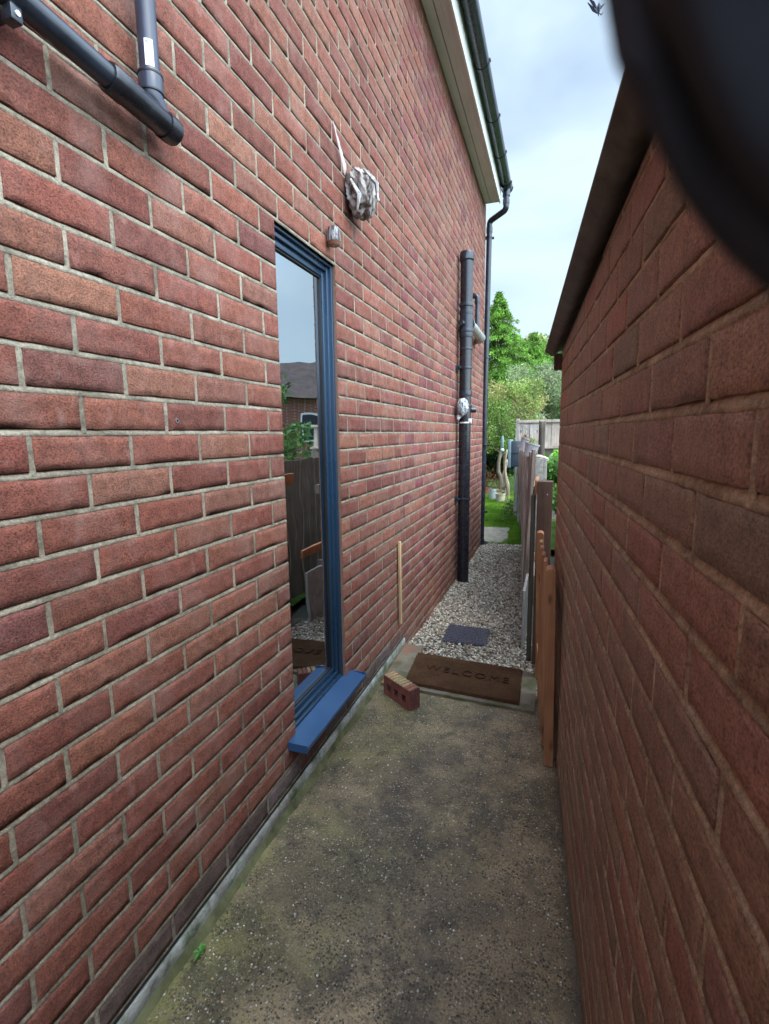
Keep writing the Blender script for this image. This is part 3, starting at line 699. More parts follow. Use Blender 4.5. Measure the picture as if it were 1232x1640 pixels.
A0, A1 = R(-72), R(-22)
mb = MB(); patch(mb, A0, A1, .752, .801, .0198); stk = mb.build('sticker', M['white_pvc'], vp)
mb = MB()
for i in range(15):
    z = .7825+i*.00098; 
    if random.random() < .8: patch(mb, A0+.14, A1-.38, z, z+random.choice([.0003, .0005, .0007]), .01985)
for i in range(3): patch(mb, A0+.16+i*.2, A0+.20+i*.2, .756, .778, .01985, 2)
patch(mb, A1-.20, A1-.14, .761, .795, .01985, 2)
mb.build('print', M['gasket'], stk)

# ------------------------------------------------------------------ wrapped wall fittings
def ridged(p, s): return 1-abs(mnoise.noise(p*s))*2
def m_bag(name, a, b, sc, lo=.42, hi=.58):
    t = NT(name); v = t.scale(t.P, sc); n = t.noise(1.0, 3, .6, v, 1.2); c = t.mix(t.ramp(n, [(lo, 0.0), (hi, 1.0)]), a, b)
    t.base(c, .42, .4); t.bump(t.noise(90, 3, .6), .003); return t.m
def crumple(c, rad, seed, amp=.28, squash=(1, 1, 1), sub=5, fold=14, dirn=None):
    bm = bmesh.new(); bmesh.ops.create_icosphere(bm, subdivisions=sub, radius=1.0)
    for v in bm.verts:
        p = v.co.copy(); q = p + Vector((seed, seed*.7, -seed)); 
        qq = q.copy()
        if dirn: qq = Vector((q.x*dirn[0], q.y*dirn[1], q.z*dirn[2]))
        d = 1 + amp*(ridged(qq, 1.3)-.5)*.6 + amp*.45*(ridged(qq, 3.1)-.5) + amp*.22*(ridged(qq, 6.5)-.5)
        v.co = Vector((p.x*squash[0], p.y*squash[1], p.z*squash[2]))*d*rad + Vector(c)
    V = [v.co.copy() for v in bm.verts]; Fc = [tuple(v.index for v in f.verts) for f in bm.faces]; bm.free()
    return V, Fc
lamp = empty('wrapped_wall_light', (WX, 2.17, 1.02), 'crumpled clear and brown plastic bag wrapped round a wall light above the window', 'wall light')
mb = MB(); V, Fc = crumple((WX+.052, 2.165, 1.008), .075, 3.3, .50, (.78, 1.05, 1.12), 5, dirn=(.55, .8, .33)); mb.add(V, Fc)
mb.build('plastic_bag', m_bag('bag_plastic', (.075, .048, .038), (.30, .27, .25), (26, 34, 12), .44, .56), lamp, autos=50)
mb = MB()
for (a, b, c, w1) in [((WX+.05, 2.10, 1.08), (WX+.09, 2.16, 1.06), (WX+.125, 2.19, .98), .012), ((WX+.09, 2.10, 1.07), (WX+.135, 2.13, 1.02), (WX+.14, 2.13, .95), .010), ((WX+.04, 2.08, 1.03), (WX+.075, 2.085, .97), (WX+.06, 2.10, .92), .011)]:
    mb.tube([a, b, c], [w1*.5, w1, w1*.4], 6)
mb.build('bag_fold', m_bag('bag_fold_plastic', (.22, .21, .20), (.45, .44, .42), (30, 30, 30)), lamp, autos=60)
mb = MB(); V = []; Fc = []
for i in range(13):
    s = i/12; y = 2.075-.085*s; z = 1.07+.135*s; wv = .026*(1-s)+.002; V += [(WX+.020-.012*s, y-wv*.2, z-wv), (WX+.026-.016*s+.002*math.sin(i*2), y, z), (WX+.016-.008*s, y+wv*.3, z+wv)]
for i in range(12): Fc += [(i*3, i*3+3, i*3+4, i*3+1), (i*3+1, i*3+4, i*3+5, i*3+2)]
mb.add(V, Fc)
t = NT('clear_tape'); t.base((.75, .72, .74), .2, .6); t.b.inputs['Alpha'].default_value = .38; o = mb.build('tape_tail', t.m, lamp, smooth=True)
md = o.modifiers.new('thick', 'SOLIDIFY'); md.thickness = .0008
mb = MB(); mb.tube([(WX-.002, 2.165, 1.03), (WX+.03, 2.165, 1.03)], .045, 20); mb.build('back_plate', M['black_pvc'], lamp)
sen = empty('wrapped_socket', (WX, 1.925, .765), 'small stub wrapped in black and silver plastic just above the window corner', 'wall fitting')
mb = MB(); n = 40; V = []; Fc = []
for j, (zz, rr) in enumerate([(-.034, .012), (-.032, .024), (-.026, .026), (-.02, .0265), (.02, .0225), (.028, .021), (.030, .012)]):
    for i in range(n):
        a = 2*math.pi*i/n; r_ = rr*(1+.06*math.sin(a*13+j)*(1 if j > 2 else .1)); V.append((WX+.028+r_*math.cos(a), 1.925+r_*math.sin(a), .765+zz))
for j in range(6):
    for i in range(n): Fc.append((j*n+i, j*n+(i+1) % n, (j+1)*n+(i+1) % n, (j+1)*n+i))
Fc.append(tuple(range(n))[::-1]); Fc.append(tuple(range(6*n, 7*n))); mb.add(V, Fc)
mb.build('wrapping', m_bag('striped_plastic', (.012, .010, .012), (.30, .29, .29), (190, 190, 14), .46, .54), sen, smooth=True)
mb = MB(); mb.tube([(WX+.028, 1.925, .728), (WX+.028, 1.925, .742)], [.0235, .027], 24); mb.tube([(WX-.005, 1.925, .765), (WX+.02, 1.925, .765)], .015, 16); mb.build('lens', m_plain('amber_lens', (.13, .06, .035), .2, .6, .1), sen, autos=40)
sb = empty('wrapped_pipe_stub', (WX+.03, 4.6, .22), 'white and black striped plastic bag taped over the soil pipe boss', 'wrapped stub')
mb = MB(); V, Fc = crumple((-.800, 4.585, .235), .070, 8.1, .16, (.72, .82, 1.12), 5, dirn=(2.2, 2.2, .7)); 
V = [Vector((v[0]-.02*max(0, .23-v[2])*8*0, v[1], v[2])) for v in V]
V = [Vector((-.800+(v[0]+.800)*(1 if v[2] > .2 else max(.35, 1-(.2-v[2])*9)), v[1]-(.2-v[2])*.3*(v[2] < .2), v[2])) for v in V]
mb.add(V, Fc); mb.build('bag', m_bag('striped_bag', (.03, .035, .04), (.42, .45, .46), (70, 70, 16), .40, .50), sb, smooth=True)
mb = MB(); mb.tube([(WX+.03, 4.575, .125), (WX+.04, 4.59, .16)], [.010, .022], 10); mb.build('bag_tail', M['white_pvc'], sb, smooth=True)
# small plug hole in the brick
tag(mesh('wall_plug', *(lambda: (lambda m: (m.V, m.F))((lambda m: (m.tube([(WX-.004, 1.018, .040), (WX+.0018, 1.018, .040)], [.0062, .0058], 14), m)[1])(MB())))(), m_plain('grey_plug', (.16, .13, .14), .6, .3, .3, 80)), 'small grey plug set in a brick left of the window', 'wall plug')
mb = MB(); mb.tube([(WX+.0019, 1.018, .040), (WX+.0022, 1.018, .040)], .0034, 12); mb.build('hole', M['gasket'], bpy.data.objects['wall_plug'])
# batten on the wall
mb = MB(); Mx = Matrix.Translation((WX+.012, 2.815, -.885)) @ Matrix.Rotation(R(.9), 4, 'X'); mb.box(-.006, .008, -.013, .013, -.256, .256, M=Mx, bev=.0015)
tag(mb.build('wooden_batten', M['wood_pale'], autos=40), 'thin pale wooden batten standing upright against the brick wall past the window', 'batten')

# ------------------------------------------------------------------ mat, brick, drain cover
zs = GZ+.010
mb = MB(); Vp = [(-.845, 2.40), (-.050, 2.345), (-.055, 2.755), (-.735, 2.800), (-.748, 2.925), (-.862, 2.925)]
mb.add([(x, y, zs+.004) for x, y in Vp]+[(x, y, GZ-.05) for x, y in Vp], [(0, 1, 2, 3, 4, 5), (11, 10, 9, 8, 7, 6)]+[(i, i+6, (i+1) % 6+6, (i+1) % 6) for i in range(6)])
def m_step():
    t = NT('doorstep_concrete'); X = t.xyz(); n = t.noise(7, 5, .65); c = t.mix(t.ramp(n, [(.35, 0.0), (.65, 1.0)]), (.12, .095, .065), (.20, .165, .115))
    c = t.mix(t.ramp(t.noise(8, 4, .6, t.scale(t.P, 1.0, (5, 2, 1))), [(.46, 0.0), (.6, .8)]), c, (.07, .075, .03))
    c = t.mix(t.math('MULTIPLY', t.ramp(t.noise(9, 3, .5, t.scale(t.P, 1.0, (1, 7, 1))), [(.44, 0.0), (.54, .7)]), t.ramp(t.math('ADD', X[0], 1.0), [(.19, 1.0), (.25, 0.0)])), c, (.22, .10, .06))
    t.base(c, .8, .3); t.bump(t.noise(120, 4, .7), .003); return t.m
o = mb.build('doorstep', m_step()); o['kind'] = 'structure'
matc = [Vector((-.744, 2.795, 0)), Vector((-.130, 2.752, 0)), Vector((-.123, 2.378, 0)), Vector((-.721, 2.424, 0))]   # far-left, far-right, near-right, near-left
def matp(u, v):   # u 0..1 left to right, v 0..1 near to far
    a = matc[3].lerp(matc[2], u); b = matc[0].lerp(matc[1], u); return a.lerp(b, v)
dm = empty('doormat', tuple(matp(.5, .5)+Vector((0, 0, zs+.005))), 'brown coir doormat reading WELCOME lying across the path before the gravel', 'doormat')
nx, ny = 110, 66; V = []; Fc = []
for j in range(ny+1):
    for i in range(nx+1):
        p = matp(i/nx, j/ny); e = min(i, nx-i, j, ny-j)
        z = zs+.005+.014*(min(e, 1)) + (.0022*random.random() if e else 0) + .004*mnoise.noise(Vector((p.x*4, p.y*4, 0)))
        V.append((p.x+(random.uniform(-.002, .002)), p.y+random.uniform(-.002, .002), z))
for j in range(ny):
    for i in range(nx): s0 = j*(nx+1)+i; Fc.append((s0, s0+1, s0+nx+2, s0+nx+1))
def m_coir():
    t = NT('coir'); n1 = t.noise(420, 3, .7); n2 = t.noise(10, 4, .6)
    c = t.mix(t.ramp(n2, [(.3, 0.0), (.7, 1.0)]), (.062, .031, .015), (.105, .052, .025)); c = t.mix(1.0, c, t.ramp(n1, [(.3, .5), (.7, 1.35)]), 'MULTIPLY')
    t.base(c, .95, .1); t.bump(n1, .005); return t.m
pile = mesh('pile', V, Fc, m_coir(), dm, None, False)
# coir fibres
N = 26000; u = rng.random(N); v = rng.random(N)
c3 = np.array([list(c) for c in matc]); A = c3[3][None]*(1-u[:, None])+c3[2][None]*u[:, None]; B = c3[0][None]*(1-u[:, None])+c3[1][None]*u[:, None]
Pp = A*(1-v[:, None])+B*v[:, None]; Pp[:, 2] = zs+.016
ang = rng.random(N)*6.283; d = np.stack([np.cos(ang), np.sin(ang), np.zeros(N)], 1)*.0007; tip = Pp+rng.normal(0, .003, (N, 3)); tip[:, 2] = zs+.020+rng.random(N)*.005
VV = np.stack([Pp-d, Pp+d, tip], 1).reshape(-1, 3); cc = np.repeat(np.array([[.085, .042, .020]])*rng.uniform(.5, 1.7, (N, 1)), 3, axis=0)
fb = mesh('fibres', VV, np.arange(N*3).reshape(-1, 3), M['painted'], dm, cc)
mprint = m_plain('black_print', (.040, .021, .012), .95, .05, .3, 300, .002, 500); xc = 0.0; glyphs = []
for ch in 'WELCOME':
    cu = bpy.data.curves.new('letter', 'FONT'); cu.body = ch; cu.size = .085; cu.extrude = .002; cu.offset = -.0011
    to = bpy.data.objects.new('tmp', cu); C.objects.link(to); bpy.context.view_layer.update()
    me = bpy.data.meshes.new_from_object(to.evaluated_get(bpy.context.evaluated_depsgraph_get())); bpy.data.objects.remove(to)
    xs_ = [v_.co.x for v_ in me.vertices]; w0, w1 = min(xs_), max(xs_); glyphs.append((me, xc-w0)); xc += w1-w0+.021
for me, dxx in glyphs:
    for v_ in me.vertices:
        x, y, z = v_.co; x = x+dxx-xc/2; p = matp(.535+x/.62, .46+y/.372); v_.co = Vector((p.x, p.y, zs+.0232+z))
    me.materials.clear(); link('letter', me, mprint, dm)

# loose perforated brick
lb = empty('loose_brick', (-.705, 2.255, GZ), 'loose red perforated brick with a yellow ribbed face lying by the mat', 'brick')
p0 = Vector((-.800, 2.318, GZ+.002)); p1 = Vector((-.625, 2.190, GZ+.002)); dx = (p1-p0).normalized(); dyv = Vector((-dx.y, dx.x, 0)); L = .215
bm = bmesh.new(); H = .102; D = .065
hx = [.045, .1075, .170]; hw = .030; hz_ = .048; hh = .034
us = [0]; 
for h_ in hx: us += [h_-hw/2, h_+hw/2]
us += [L]; vs = [0, hz_-hh/2, hz_+hh/2, H]
def P(u_, d_, z_): return p0 + dx*u_ + dyv*d_ + Vector((0, 0, z_))
mb = MB()
for (dd, rev) in ((0, False), (D, True)):
    Vv = [P(a, dd, b) for b in vs for a in us]; m_ = len(us); ff = []
    for j in range(3):
        for i in range(m_-1):
            if j == 1 and i % 2 == 1: continue
            f_ = (j*m_+i, j*m_+i+1, (j+1)*m_+i+1, (j+1)*m_+i); ff.append(f_[::-1] if rev else f_)
    mb.add(Vv, ff, (.205, .060, .045))
for h_ in hx:
    a, b, c, d_ = h_-hw/2, h_+hw/2, hz_-hh/2, hz_+hh/2
    Vv = [P(a, 0, c), P(b, 0, c), P(b, 0, d_), P(a, 0, d_), P(a, D, c), P(b, D, c), P(b, D, d_), P(a, D, d_)]
    mb.add(Vv, [(0, 1, 5, 4), (1, 2, 6, 5), (2, 3, 7, 6), (3, 0, 4, 7)], (.10, .032, .026))
mb.add([P(0, 0, 0), P(0, D, 0), P(0, D, H), P(0, 0, H)], [(0, 3, 2, 1)], (.20, .058, .044)); mb.add([P(L, 0, 0), P(L, D, 0), P(L, D, H), P(L, 0, H)], [(0, 1, 2, 3)], (.15, .05, .042))
mb.add([P(0, 0, 0), P(L, 0, 0), P(L, D, 0), P(0, D, 0)], [(0, 3, 2, 1)]); mb.add([P(0, 0, H), P(L, 0, H), P(L, D, H), P(0, D, H)], [(0, 1, 2, 3)], (.12, .04, .03))
mb.build('body', M['brick'], lb, cols=True)
mb = MB(); nr = 9
for i in range(nr):
    a = i*L/nr+.002; b = (i+1)*L/nr-.004; col = (.34, .24, .12) if i < 7 else (.26, .10, .065)
    col = tuple(q*random.uniform(.85, 1.1) for q in col)
    Vv = [P(a, .001, H), P(b, .001, H), P(b, D-.001, H), P(a, D-.001, H), P(a+.002, .002, H+.004), P(b-.002, .002, H+.004), P(b-.002, D-.002, H+.004), P(a+.002, D-.002, H+.004)]
    mb.add(Vv, [(4, 5, 6, 7), (0, 1, 5, 4), (1, 2, 6, 5), (2, 3, 7, 6), (3, 0, 4, 7)], col)
mb.build('ribbed_face', M['brick'], lb, cols=True)

# drain cover
dc = empty('drain_cover', (-.53, 3.29, -1.37), 'dark purple grey plastic drain cover with a raised weave pattern on the gravel', 'drain cover')
Q = [Vector((-.675, 3.124, 0)), Vector((-.384, 3.150, 0)), Vector((-.387, 3.437, 0)), Vector((-.682, 3.448, 0))]
def dp_(u_, v_, z_): p = Q[0].lerp(Q[1], u_).lerp(Q[3].lerp(Q[2], u_), v_); return (p.x, p.y, z_)
zc = -1.358
mb = MB(); e = .012
mb.add([dp_(0, 0, zc-.03), dp_(1, 0, zc-.03), dp_(1, 1, zc-.03), dp_(0, 1, zc-.03), dp_(.008, .008, zc), dp_(.992, .008, zc), dp_(.992, .992, zc), dp_(.008, .992, zc)], [(4, 5, 6, 7), (0, 1, 5, 4), (1, 2, 6, 5), (2, 3, 7, 6), (3, 0, 4, 7)])
mp_ = m_plain('purple_grey_plastic', (.050, .048, .064), .38, .4, .3, 30, .0006, 200)
mb.build('plate', mp_, dc)
mb = MB(); n = 11
for j in range(n):
    for i in range(n):
        a, b = i/n, j/n; s = 1/n; 
        if (i+j) % 2: g0, g1 = .02, .26
        else: g0, g1 = .26, .02
        u0, u1, v0, v1 = .02+.96*(a+s*g0*.5), .02+.96*(a+s*(1-g0*.5)), .02+.96*(b+s*g1*.5), .02+.96*(b+s*(1-g1*.5))
        mb.add([dp_(u0, v0, zc), dp_(u1, v0, zc), dp_(u1, v1, zc), dp_(u0, v1, zc), dp_(u0+.006, v0+.006, zc+.007), dp_(u1-.006, v0+.006, zc+.007), dp_(u1-.006, v1-.006, zc+.007), dp_(u0+.006, v1-.006, zc+.005)], [(4, 5, 6, 7), (0, 1, 5, 4), (1, 2, 6, 5), (2, 3, 7, 6), (3, 0, 4, 7)])
mb.build('weave', mp_, dc)

# ------------------------------------------------------------------ gravel
def icos():
    bm = bmesh.new(); bmesh.ops.create_icosphere(bm, subdivisions=1, radius=1); V = np.array([v.co[:] for v in bm.verts]); F_ = np.array([[v.index for v in f.verts] for f in bm.faces]); bm.free(); return V, F_
IV, IF = icos()
def fence_x(y): return .13-.0665*y
def scatter(N, y0, y1, smin, smax, seed):
    r = np.random.default_rng(seed); y = y0+(y1-y0)*r.random(N); xr = .11-.066*y; x = -.885+(xr+.885)*r.random(N)
    s = smin+(smax-smin)*r.random(N)**1.6
    ok = ~((x > -.672) & (x < -.39) & (y > 3.135) & (y < 3.44)) & ~((x < -.742) & (y < 2.935)) & (y > 2.765-.05*(x+.1))
    x, y, s = x[ok], y[ok], s[ok]; n = len(x)
    a = r.random((n, 3))*6.283; ca, sa = np.cos(a), np.sin(a)
    base = IV[None]*(1+r.normal(0, .18, (n, len(IV), 1)))*np.stack([np.ones(n), .6+.35*r.random(n), .42+.3*r.random(n)], 1)[:, None, :]
    base *= s[:, None, None]
    X, Y, Z = base[..., 0], base[..., 1], base[..., 2]
    t = (a[:, 1]-3.14)*.16; X, Z = X*np.cos(t)[:, None]-Z*np.sin(t)[:, None], X*np.sin(t)[:, None]+Z*np.cos(t)[:, None]
    t = (a[:, 2]-3.14)*.16; Y, Z = Y*np.cos(t)[:, None]-Z*np.sin(t)[:, None], Y*np.sin(t)[:, None]+Z*np.cos(t)[:, None]
    X, Y = X*ca[:, :1]-Y*sa[:, :1], X*sa[:, :1]+Y*ca[:, :1]
    zz = -1.392-.016*(y-2.93) + .040*np.clip((3.25-y)/.45, 0, 1) + .004+r.random(n)*.020
    V = np.stack([X+x[:, None], Y+y[:, None], Z+zz[:, None]], 2).reshape(-1, 3)
    Fc = (IF[None]+(np.arange(n)*len(IV))[:, None, None]).reshape(-1, 3)
    pal = np.array([(.46, .43, .37), (.36, .33, .28), (.30, .28, .25), (.20, .17, .14), (.52, .50, .46), (.33, .25, .16), (.11, .10, .09), (.27, .13, .09)])
    w_ = np.array([5, 5, 4, 3, 3, 2, 2, .35]); w_ /= w_.sum(); c = pal[r.choice(len(pal), n, p=w_)]*np.array([.98, .93, .84])*r.uniform(.5, 1.25, (n, 1))
    return V, Fc, np.repeat(c, len(IF), axis=0)
V1, F1, c1 = scatter(18500, 2.74, 4.7, .0055, .0135, 3); V2, F2, c2 = scatter(9000, 4.7, 6.62, .008, .016, 4)
Fa = np.concatenate([F1, F2+len(V1)]); me_v = np.concatenate([V1, V2])
g = mesh('gravel', me_v, Fa, M['stone'], None, np.concatenate([c1, c2])); tag(g, 'pale grey and buff stone chippings covering the passage past the mat', 'gravel', kind='stuff')

# ------------------------------------------------------------------ lawn, slab, kerb
o = sheet('paving', [(-1.05, 6.70), (-.575, 6.72), (-.63, 7.93), (-1.2, 7.85)], -1.445, M['slab'], th=.04)
mb = MB(); mb.box(-1.6, -.22, 6.60, 6.625, -1.50, -1.452, bev=.003); tag(mb.build('timber_edging', M['wood_panel']), 'thin pale timber edging strip between the gravel and the lawn', 'edging')
N = 90000; r = rng; y = 6.66+5.9*r.random(N)**1.25; x = -.25-.035*y*0-.068*(y-6.6)-r.random(N)*(1.2+.14*(y-6.6))
ok = ~((x > -1.12) & (x < -.60+.03*np.sin(y*9)) & (y > 6.72) & (y < 7.88)); x, y = x[ok], y[ok]; n = len(x)
h = .03+.035*r.random(n); a = r.random(n)*6.283; wv = .0022+.001*(y-6)
b0 = np.stack([x, y, np.full(n, -1.47)], 1); dd = np.stack([np.cos(a), np.sin(a), np.zeros(n)], 1)*wv[:, None]
tp = b0+np.stack([r.normal(0, .014, n), r.normal(0, .014, n), h], 1)
VV = np.stack([b0-dd, b0+dd, tp], 1).reshape(-1, 3)
patch_ = np.array([mnoise.noise(Vector((a_*2.2, b_*1.6, 0))) for a_, b_ in zip(x, y)])[:, None]
base = (np.array([.11, .275, .022])+np.array([.05, .01, .005])*np.clip(patch_*2, 0, 1))*(1+.55*patch_)*r.uniform(.5, 1.4, (n, 1))+np.array([.05, .03, 0])*r.random((n, 1)); 
gm_ = mesh('grass', VV, np.arange(n*3).reshape(-1, 3), M['grass'], None, np.repeat(base, 1, axis=0)); tag(gm_, 'short bright green grass of the back lawn', 'grass', kind='stuff')

# ------------------------------------------------------------------ timber stack and fence on the right
pg = empty('picket_gate', (-.02, 2.3, GZ), 'new orange brown picket gate with rounded tops resting on edge against the garage', 'gate')
def picket(parent, x0, x1, y0, y1, z0, z1, name, mat, lean=.018):
    V = []; Fc = []; n = 8; prof = [(y0, z0), (y1, z0)]
    rr = (x1-x0)/2; cx = (x0+x1)/2
    # rounded top seen end-on (arc across thickness)
    P_ = [(x0, z0), (x1, z0)] + [(cx+rr*math.cos(t_), z1-rr*.7+rr*.7*math.sin(t_)) for t_ in [math.pi*i/n for i in range(n+1)]]
    m_ = len(P_); sh_ = lambda z: lean*(z1-z)/(z1-z0)
    for yy in (y0, y1): V += [(px+sh_(pz), yy, pz) for px, pz in P_]
    mb = MB(); mb.add(V, [tuple(range(m_)), tuple(range(m_, 2*m_))[::-1]] + [((i+1) % m_, i, i+m_, (i+1) % m_+m_) for i in range(m_)])
    return mb.build(name, mat, parent, autos=50)
picket(pg, -.019, .017, 1.958, 2.03, GZ+.006, -.512, 'stile', M['wood_new'])
for (xx, yy) in ((-.030, 2.10), (-.0405, 2.21), (-.050, 2.345), (-.059, 2.47)): picket(pg, xx, xx+.017, yy-.01, yy+.062, GZ+.006, -.514, 'picket', M['wood_new'])
picket(pg, -.0785, -.043, 2.705, 2.775, GZ+.006, -.514, 'stile', M['wood_new'])
for zz in (-.72, -1.18):
    mb = MB(); V = []
    for (xx, yy) in ((-.012, 2.03), (.012, 2.03), (-.046, 2.705), (-.068, 2.705)):
        for z in (zz, zz+.06): V.append((xx+.008, yy, z))
    mb.add(V, [(0, 2, 3, 1), (4, 6, 7, 5), (0, 1, 7, 6), (2, 4, 5, 3), (1, 3, 5, 7), (0, 6, 4, 2)]); mb.build('rail', M['wood_new'], pg)
gp = empty('gate_post', (-.05, 2.93, -1.45), 'dark brown stained gate post with a pale nail head behind the picket gate', 'post')
mb = MB(); mb.box(-.088, -.006, 2.92, 3.01, -1.45, -.268, bev=.003); gpm = mb.build('post', M['wood_dark'], gp, autos=40)
mb = MB(); mb.tube([(-.034, 2.9185, -.338), (-.034, 2.921, -.338)], .0035, 10); mb.build('nail', M['white_pvc'], gpm)
mb = MB(); mb.box(-.104, -.0885, 2.93, 3.2, -.34, -.262, bev=.002); mb.build('rail_stub', M['wood_new'], gp, autos=40)
mb = MB(); mb.box(-.122, -.098, 2.96, 3.03, -1.45, -.350, bev=.003); tag(mb.build('fence_stake', M['wood_rotten'], autos=40), 'thin blackened timber stake just left of the dark brown gate post', 'stake')
of = empty('weathered_fence', (-.2, 4.6, -1.42), 'leaning weathered grey board fence along the right side of the gravel', 'fence')
def board(par, y0, y1, xt, xb, zt, zb, mat, name='fence_board', th=.018):
    mb = MB(); V = []
    for (yy, tt) in ((y0, 0), (y1, 1)):
        V += [(xb(yy)-th/2, yy, zb), (xb(yy)+th/2, yy, zb), (xt(yy)+th/2, yy, zt), (xt(yy)-th/2, yy, zt)]
    mb.add(V, [(0, 1, 2, 3), (4, 7, 6, 5), (0, 4, 5, 1), (1, 5, 6, 2), (2, 6, 7, 3), (3, 7, 4, 0)]); return mb.build(name, mat, par)
ft = lambda y: -.130-.105*(y-3.6); fbm = lambda y: -.172-.060*(y-3.6)
y = 3.60; i = 0
while y < 6.25:
    w_ = random.uniform(.10, .15); dz = random.uniform(-.03, .02); dxx = random.uniform(-.008, .008) + (.010 if i % 2 else -.010)
    board(of, y, y+w_-.006, lambda q: ft(q)+dxx, lambda q: fbm(q)+dxx, -.150+dz+(.05 if i == 0 else 0), -1.36+random.uniform(-.05, .02), M['wood_greybrown'] if i < 4 else M['wood_grey']); y += w_; i += 1
for zz in (-.45, -1.05):
    mb = MB(); mb.add([(ft(3.55)+.012, 3.55, zz), (ft(3.55)+.045, 3.55, zz), (ft(6.2)+.045, 6.2, zz), (ft(6.2)+.012, 6.2, zz)]+[(ft(3.55)+.012, 3.55, zz+.07), (ft(3.55)+.045, 3.55, zz+.07), (ft(6.2)+.045, 6.2, zz+.07), (ft(6.2)+.012, 6.2, zz+.07)],
        [(0, 1, 2, 3), (4, 7, 6, 5), (0, 4, 5, 1), (1, 5, 6, 2), (2, 6, 7, 3), (3, 7, 4, 0)]); mb.build('rail', M['wood_greybrown'], of)
mb = MB(); mb.box(-.165, -.148, 3.20, 3.62, -1.42, -.985, bev=.002); mb.build('kick_board', M['grey_pvc'], of)
mb = MB(); mb.box(-.135, -.112, 3.22, 3.60, -.885, -.825, bev=.002); tag(mb.build('rail_offcut', M['wood_new'], autos=40), 'short orange rail end poking out beside the weathered grey fence', 'offcut')
of2 = empty('garden_fence', (-.45, 7.6, -1.45), 'pale green stained board fence beyond the weathered fence by the lawn', 'fence')
y = 6.35; i = 0
while y < 9.6:
    w_ = .13; dxx = random.uniform(-.008, .008)
    board(of2, y, y+w_-.012, lambda q: -.345-.095*(q-6.3)+dxx, lambda q: -.330-.068*(q-6.3)+dxx, -.42+random.uniform(-.03, .02), -1.44, M['wood_panel'] if i % 3 else M['wood_grey']); y += w_; i += 1
mb = MB(); mb.box(-.55, -.50, 8.35, 8.43, -1.5, -.36, bev=.004); mb.build('post', M['wood_grey'], of2)
for nm, x0, x1, yy, zt_, lab in (('concrete_post', -.150, -.062, 4.2, -.200, 'rough grey concrete post topped with lumps of stone behind the old fence'),):
    cp = empty(nm, (x0+.04, yy, -1.45), lab, 'post'); mb = MB(); mb.box(x0, x1-.028, yy, yy+.1, -1.45, zt_, bev=.006); mb.box(x1-.03, x1, yy+.005, yy+.1, -1.45, zt_-.01, bev=.006); mb.build('shaft', M['concrete_post'], cp, autos=40)
    mb = MB()
    for (px, pz, rr) in ((-.128, -.190, .028), (-.095, -.197, .024), (-.075, -.205, .022)):
        V, Fc = crumple((px, yy+.04, pz), rr, px*50, .3, (1.2, 1, .6), 3); mb.add(V, Fc)
    mb.build('stone_lump', m_plain('pale_stone', (.40, .35, .29), .9, .2, .25, 40, .002, 90), cp, smooth=True)
rp_ = empty('rough_post', (-.105, 4.35, -1.45), 'split dark rough timber post rising above the concrete post', 'post')
mb = MB(); V = []; Fc = []; n = 14; zsq = np.linspace(-1.45, .09, 22)
for z in zsq:
    for k in range(n):
        a = 2*math.pi*k/n; rr = .027*(1+.25*mnoise.noise(Vector((math.cos(a)*1.6, math.sin(a)*1.6, z*2.2)))); V.append((-.108+rr*math.cos(a)+.010*mnoise.noise(Vector((1, 1, z*2))), 4.36+rr*math.sin(a), z+(0 if z < .08 else .02*mnoise.noise(Vector((a, 0, 0))))))
for j in range(len(zsq)-1):
    for k in range(n): Fc.append((j*n+k, j*n+(k+1) % n, (j+1)*n+(k+1) % n, (j+1)*n+k))
Fc.append(tuple(range((len(zsq)-1)*n, len(zsq)*n))); mb.add(V, Fc); mb.build('shaft', M['wood_rotten'], rp_, smooth=True)
# planters
def planter(c, tilt, s, label, fl):
    e_ = empty('hanging_planter', c, label, 'planter', None)
    Mx = Matrix.Translation(c) @ Matrix.Rotation(tilt, 4, 'Y'); mb = MB(); n = 24; V = []; Fc = []
    for (rr, zz) in [(.034, 0), (.048, .085), (.051, .086), (.051, .094), (.046, .094), (.033, .004)]:
        for k in range(n): a = 2*math.pi*k/n; V.append(Mx @ Vector((rr*s*math.cos(a), rr*s*math.sin(a), zz*s)))
    for j in range(5):
        for k in range(n): Fc.append((j*n+k, j*n+(k+1) % n, (j+1)*n+(k+1) % n, (j+1)*n+k))
    Fc.append(tuple(range(n))[::-1]); Fc.append(tuple(range(5*n, 6*n))); mb.add(V, Fc); mb.build('pot', M['planter'], e_, autos=35)
    mb = MB()
    for k in range(fl[0]):
        q = Mx @ Vector((random.uniform(-.03, .03)*s, random.uniform(-.03, .03)*s, .09*s)); tpp = q+Vector((random.uniform(-.03, .03), random.uniform(-.03, .03), random.uniform(.01, .05)))
        sd_ = Vector((random.uniform(-1, 1), random.uniform(-1, 1), 0)).normalized()*.008; mid = q.lerp(tpp, .6)
        mb.add([q, mid+sd_, tpp, mid-sd_], [(0, 1, 2, 3)], random.choice(fl[1]))
    mb.build('plant', M['leaf'], e_, cols=True)
M['planter'] = m_plain('grey_planter', (.36, .37, .38), .45, .4, .12, 6)
planter((-.200, 4.15, -.185), R(16), 1.15, 'pale grey plastic planter tilted on the fence top with a green sprig, nearer of two', (16, [(.12, .20, .03), (.18, .22, .04)]))
planter((-.275, 4.65, -.145), R(22), 1.10, 'pale grey planter with pink and orange flowers behind the other tilted planter', (26, [(.45, .25, .22), (.55, .18, .04), (.40, .30, .30), (.10, .18, .03)]))
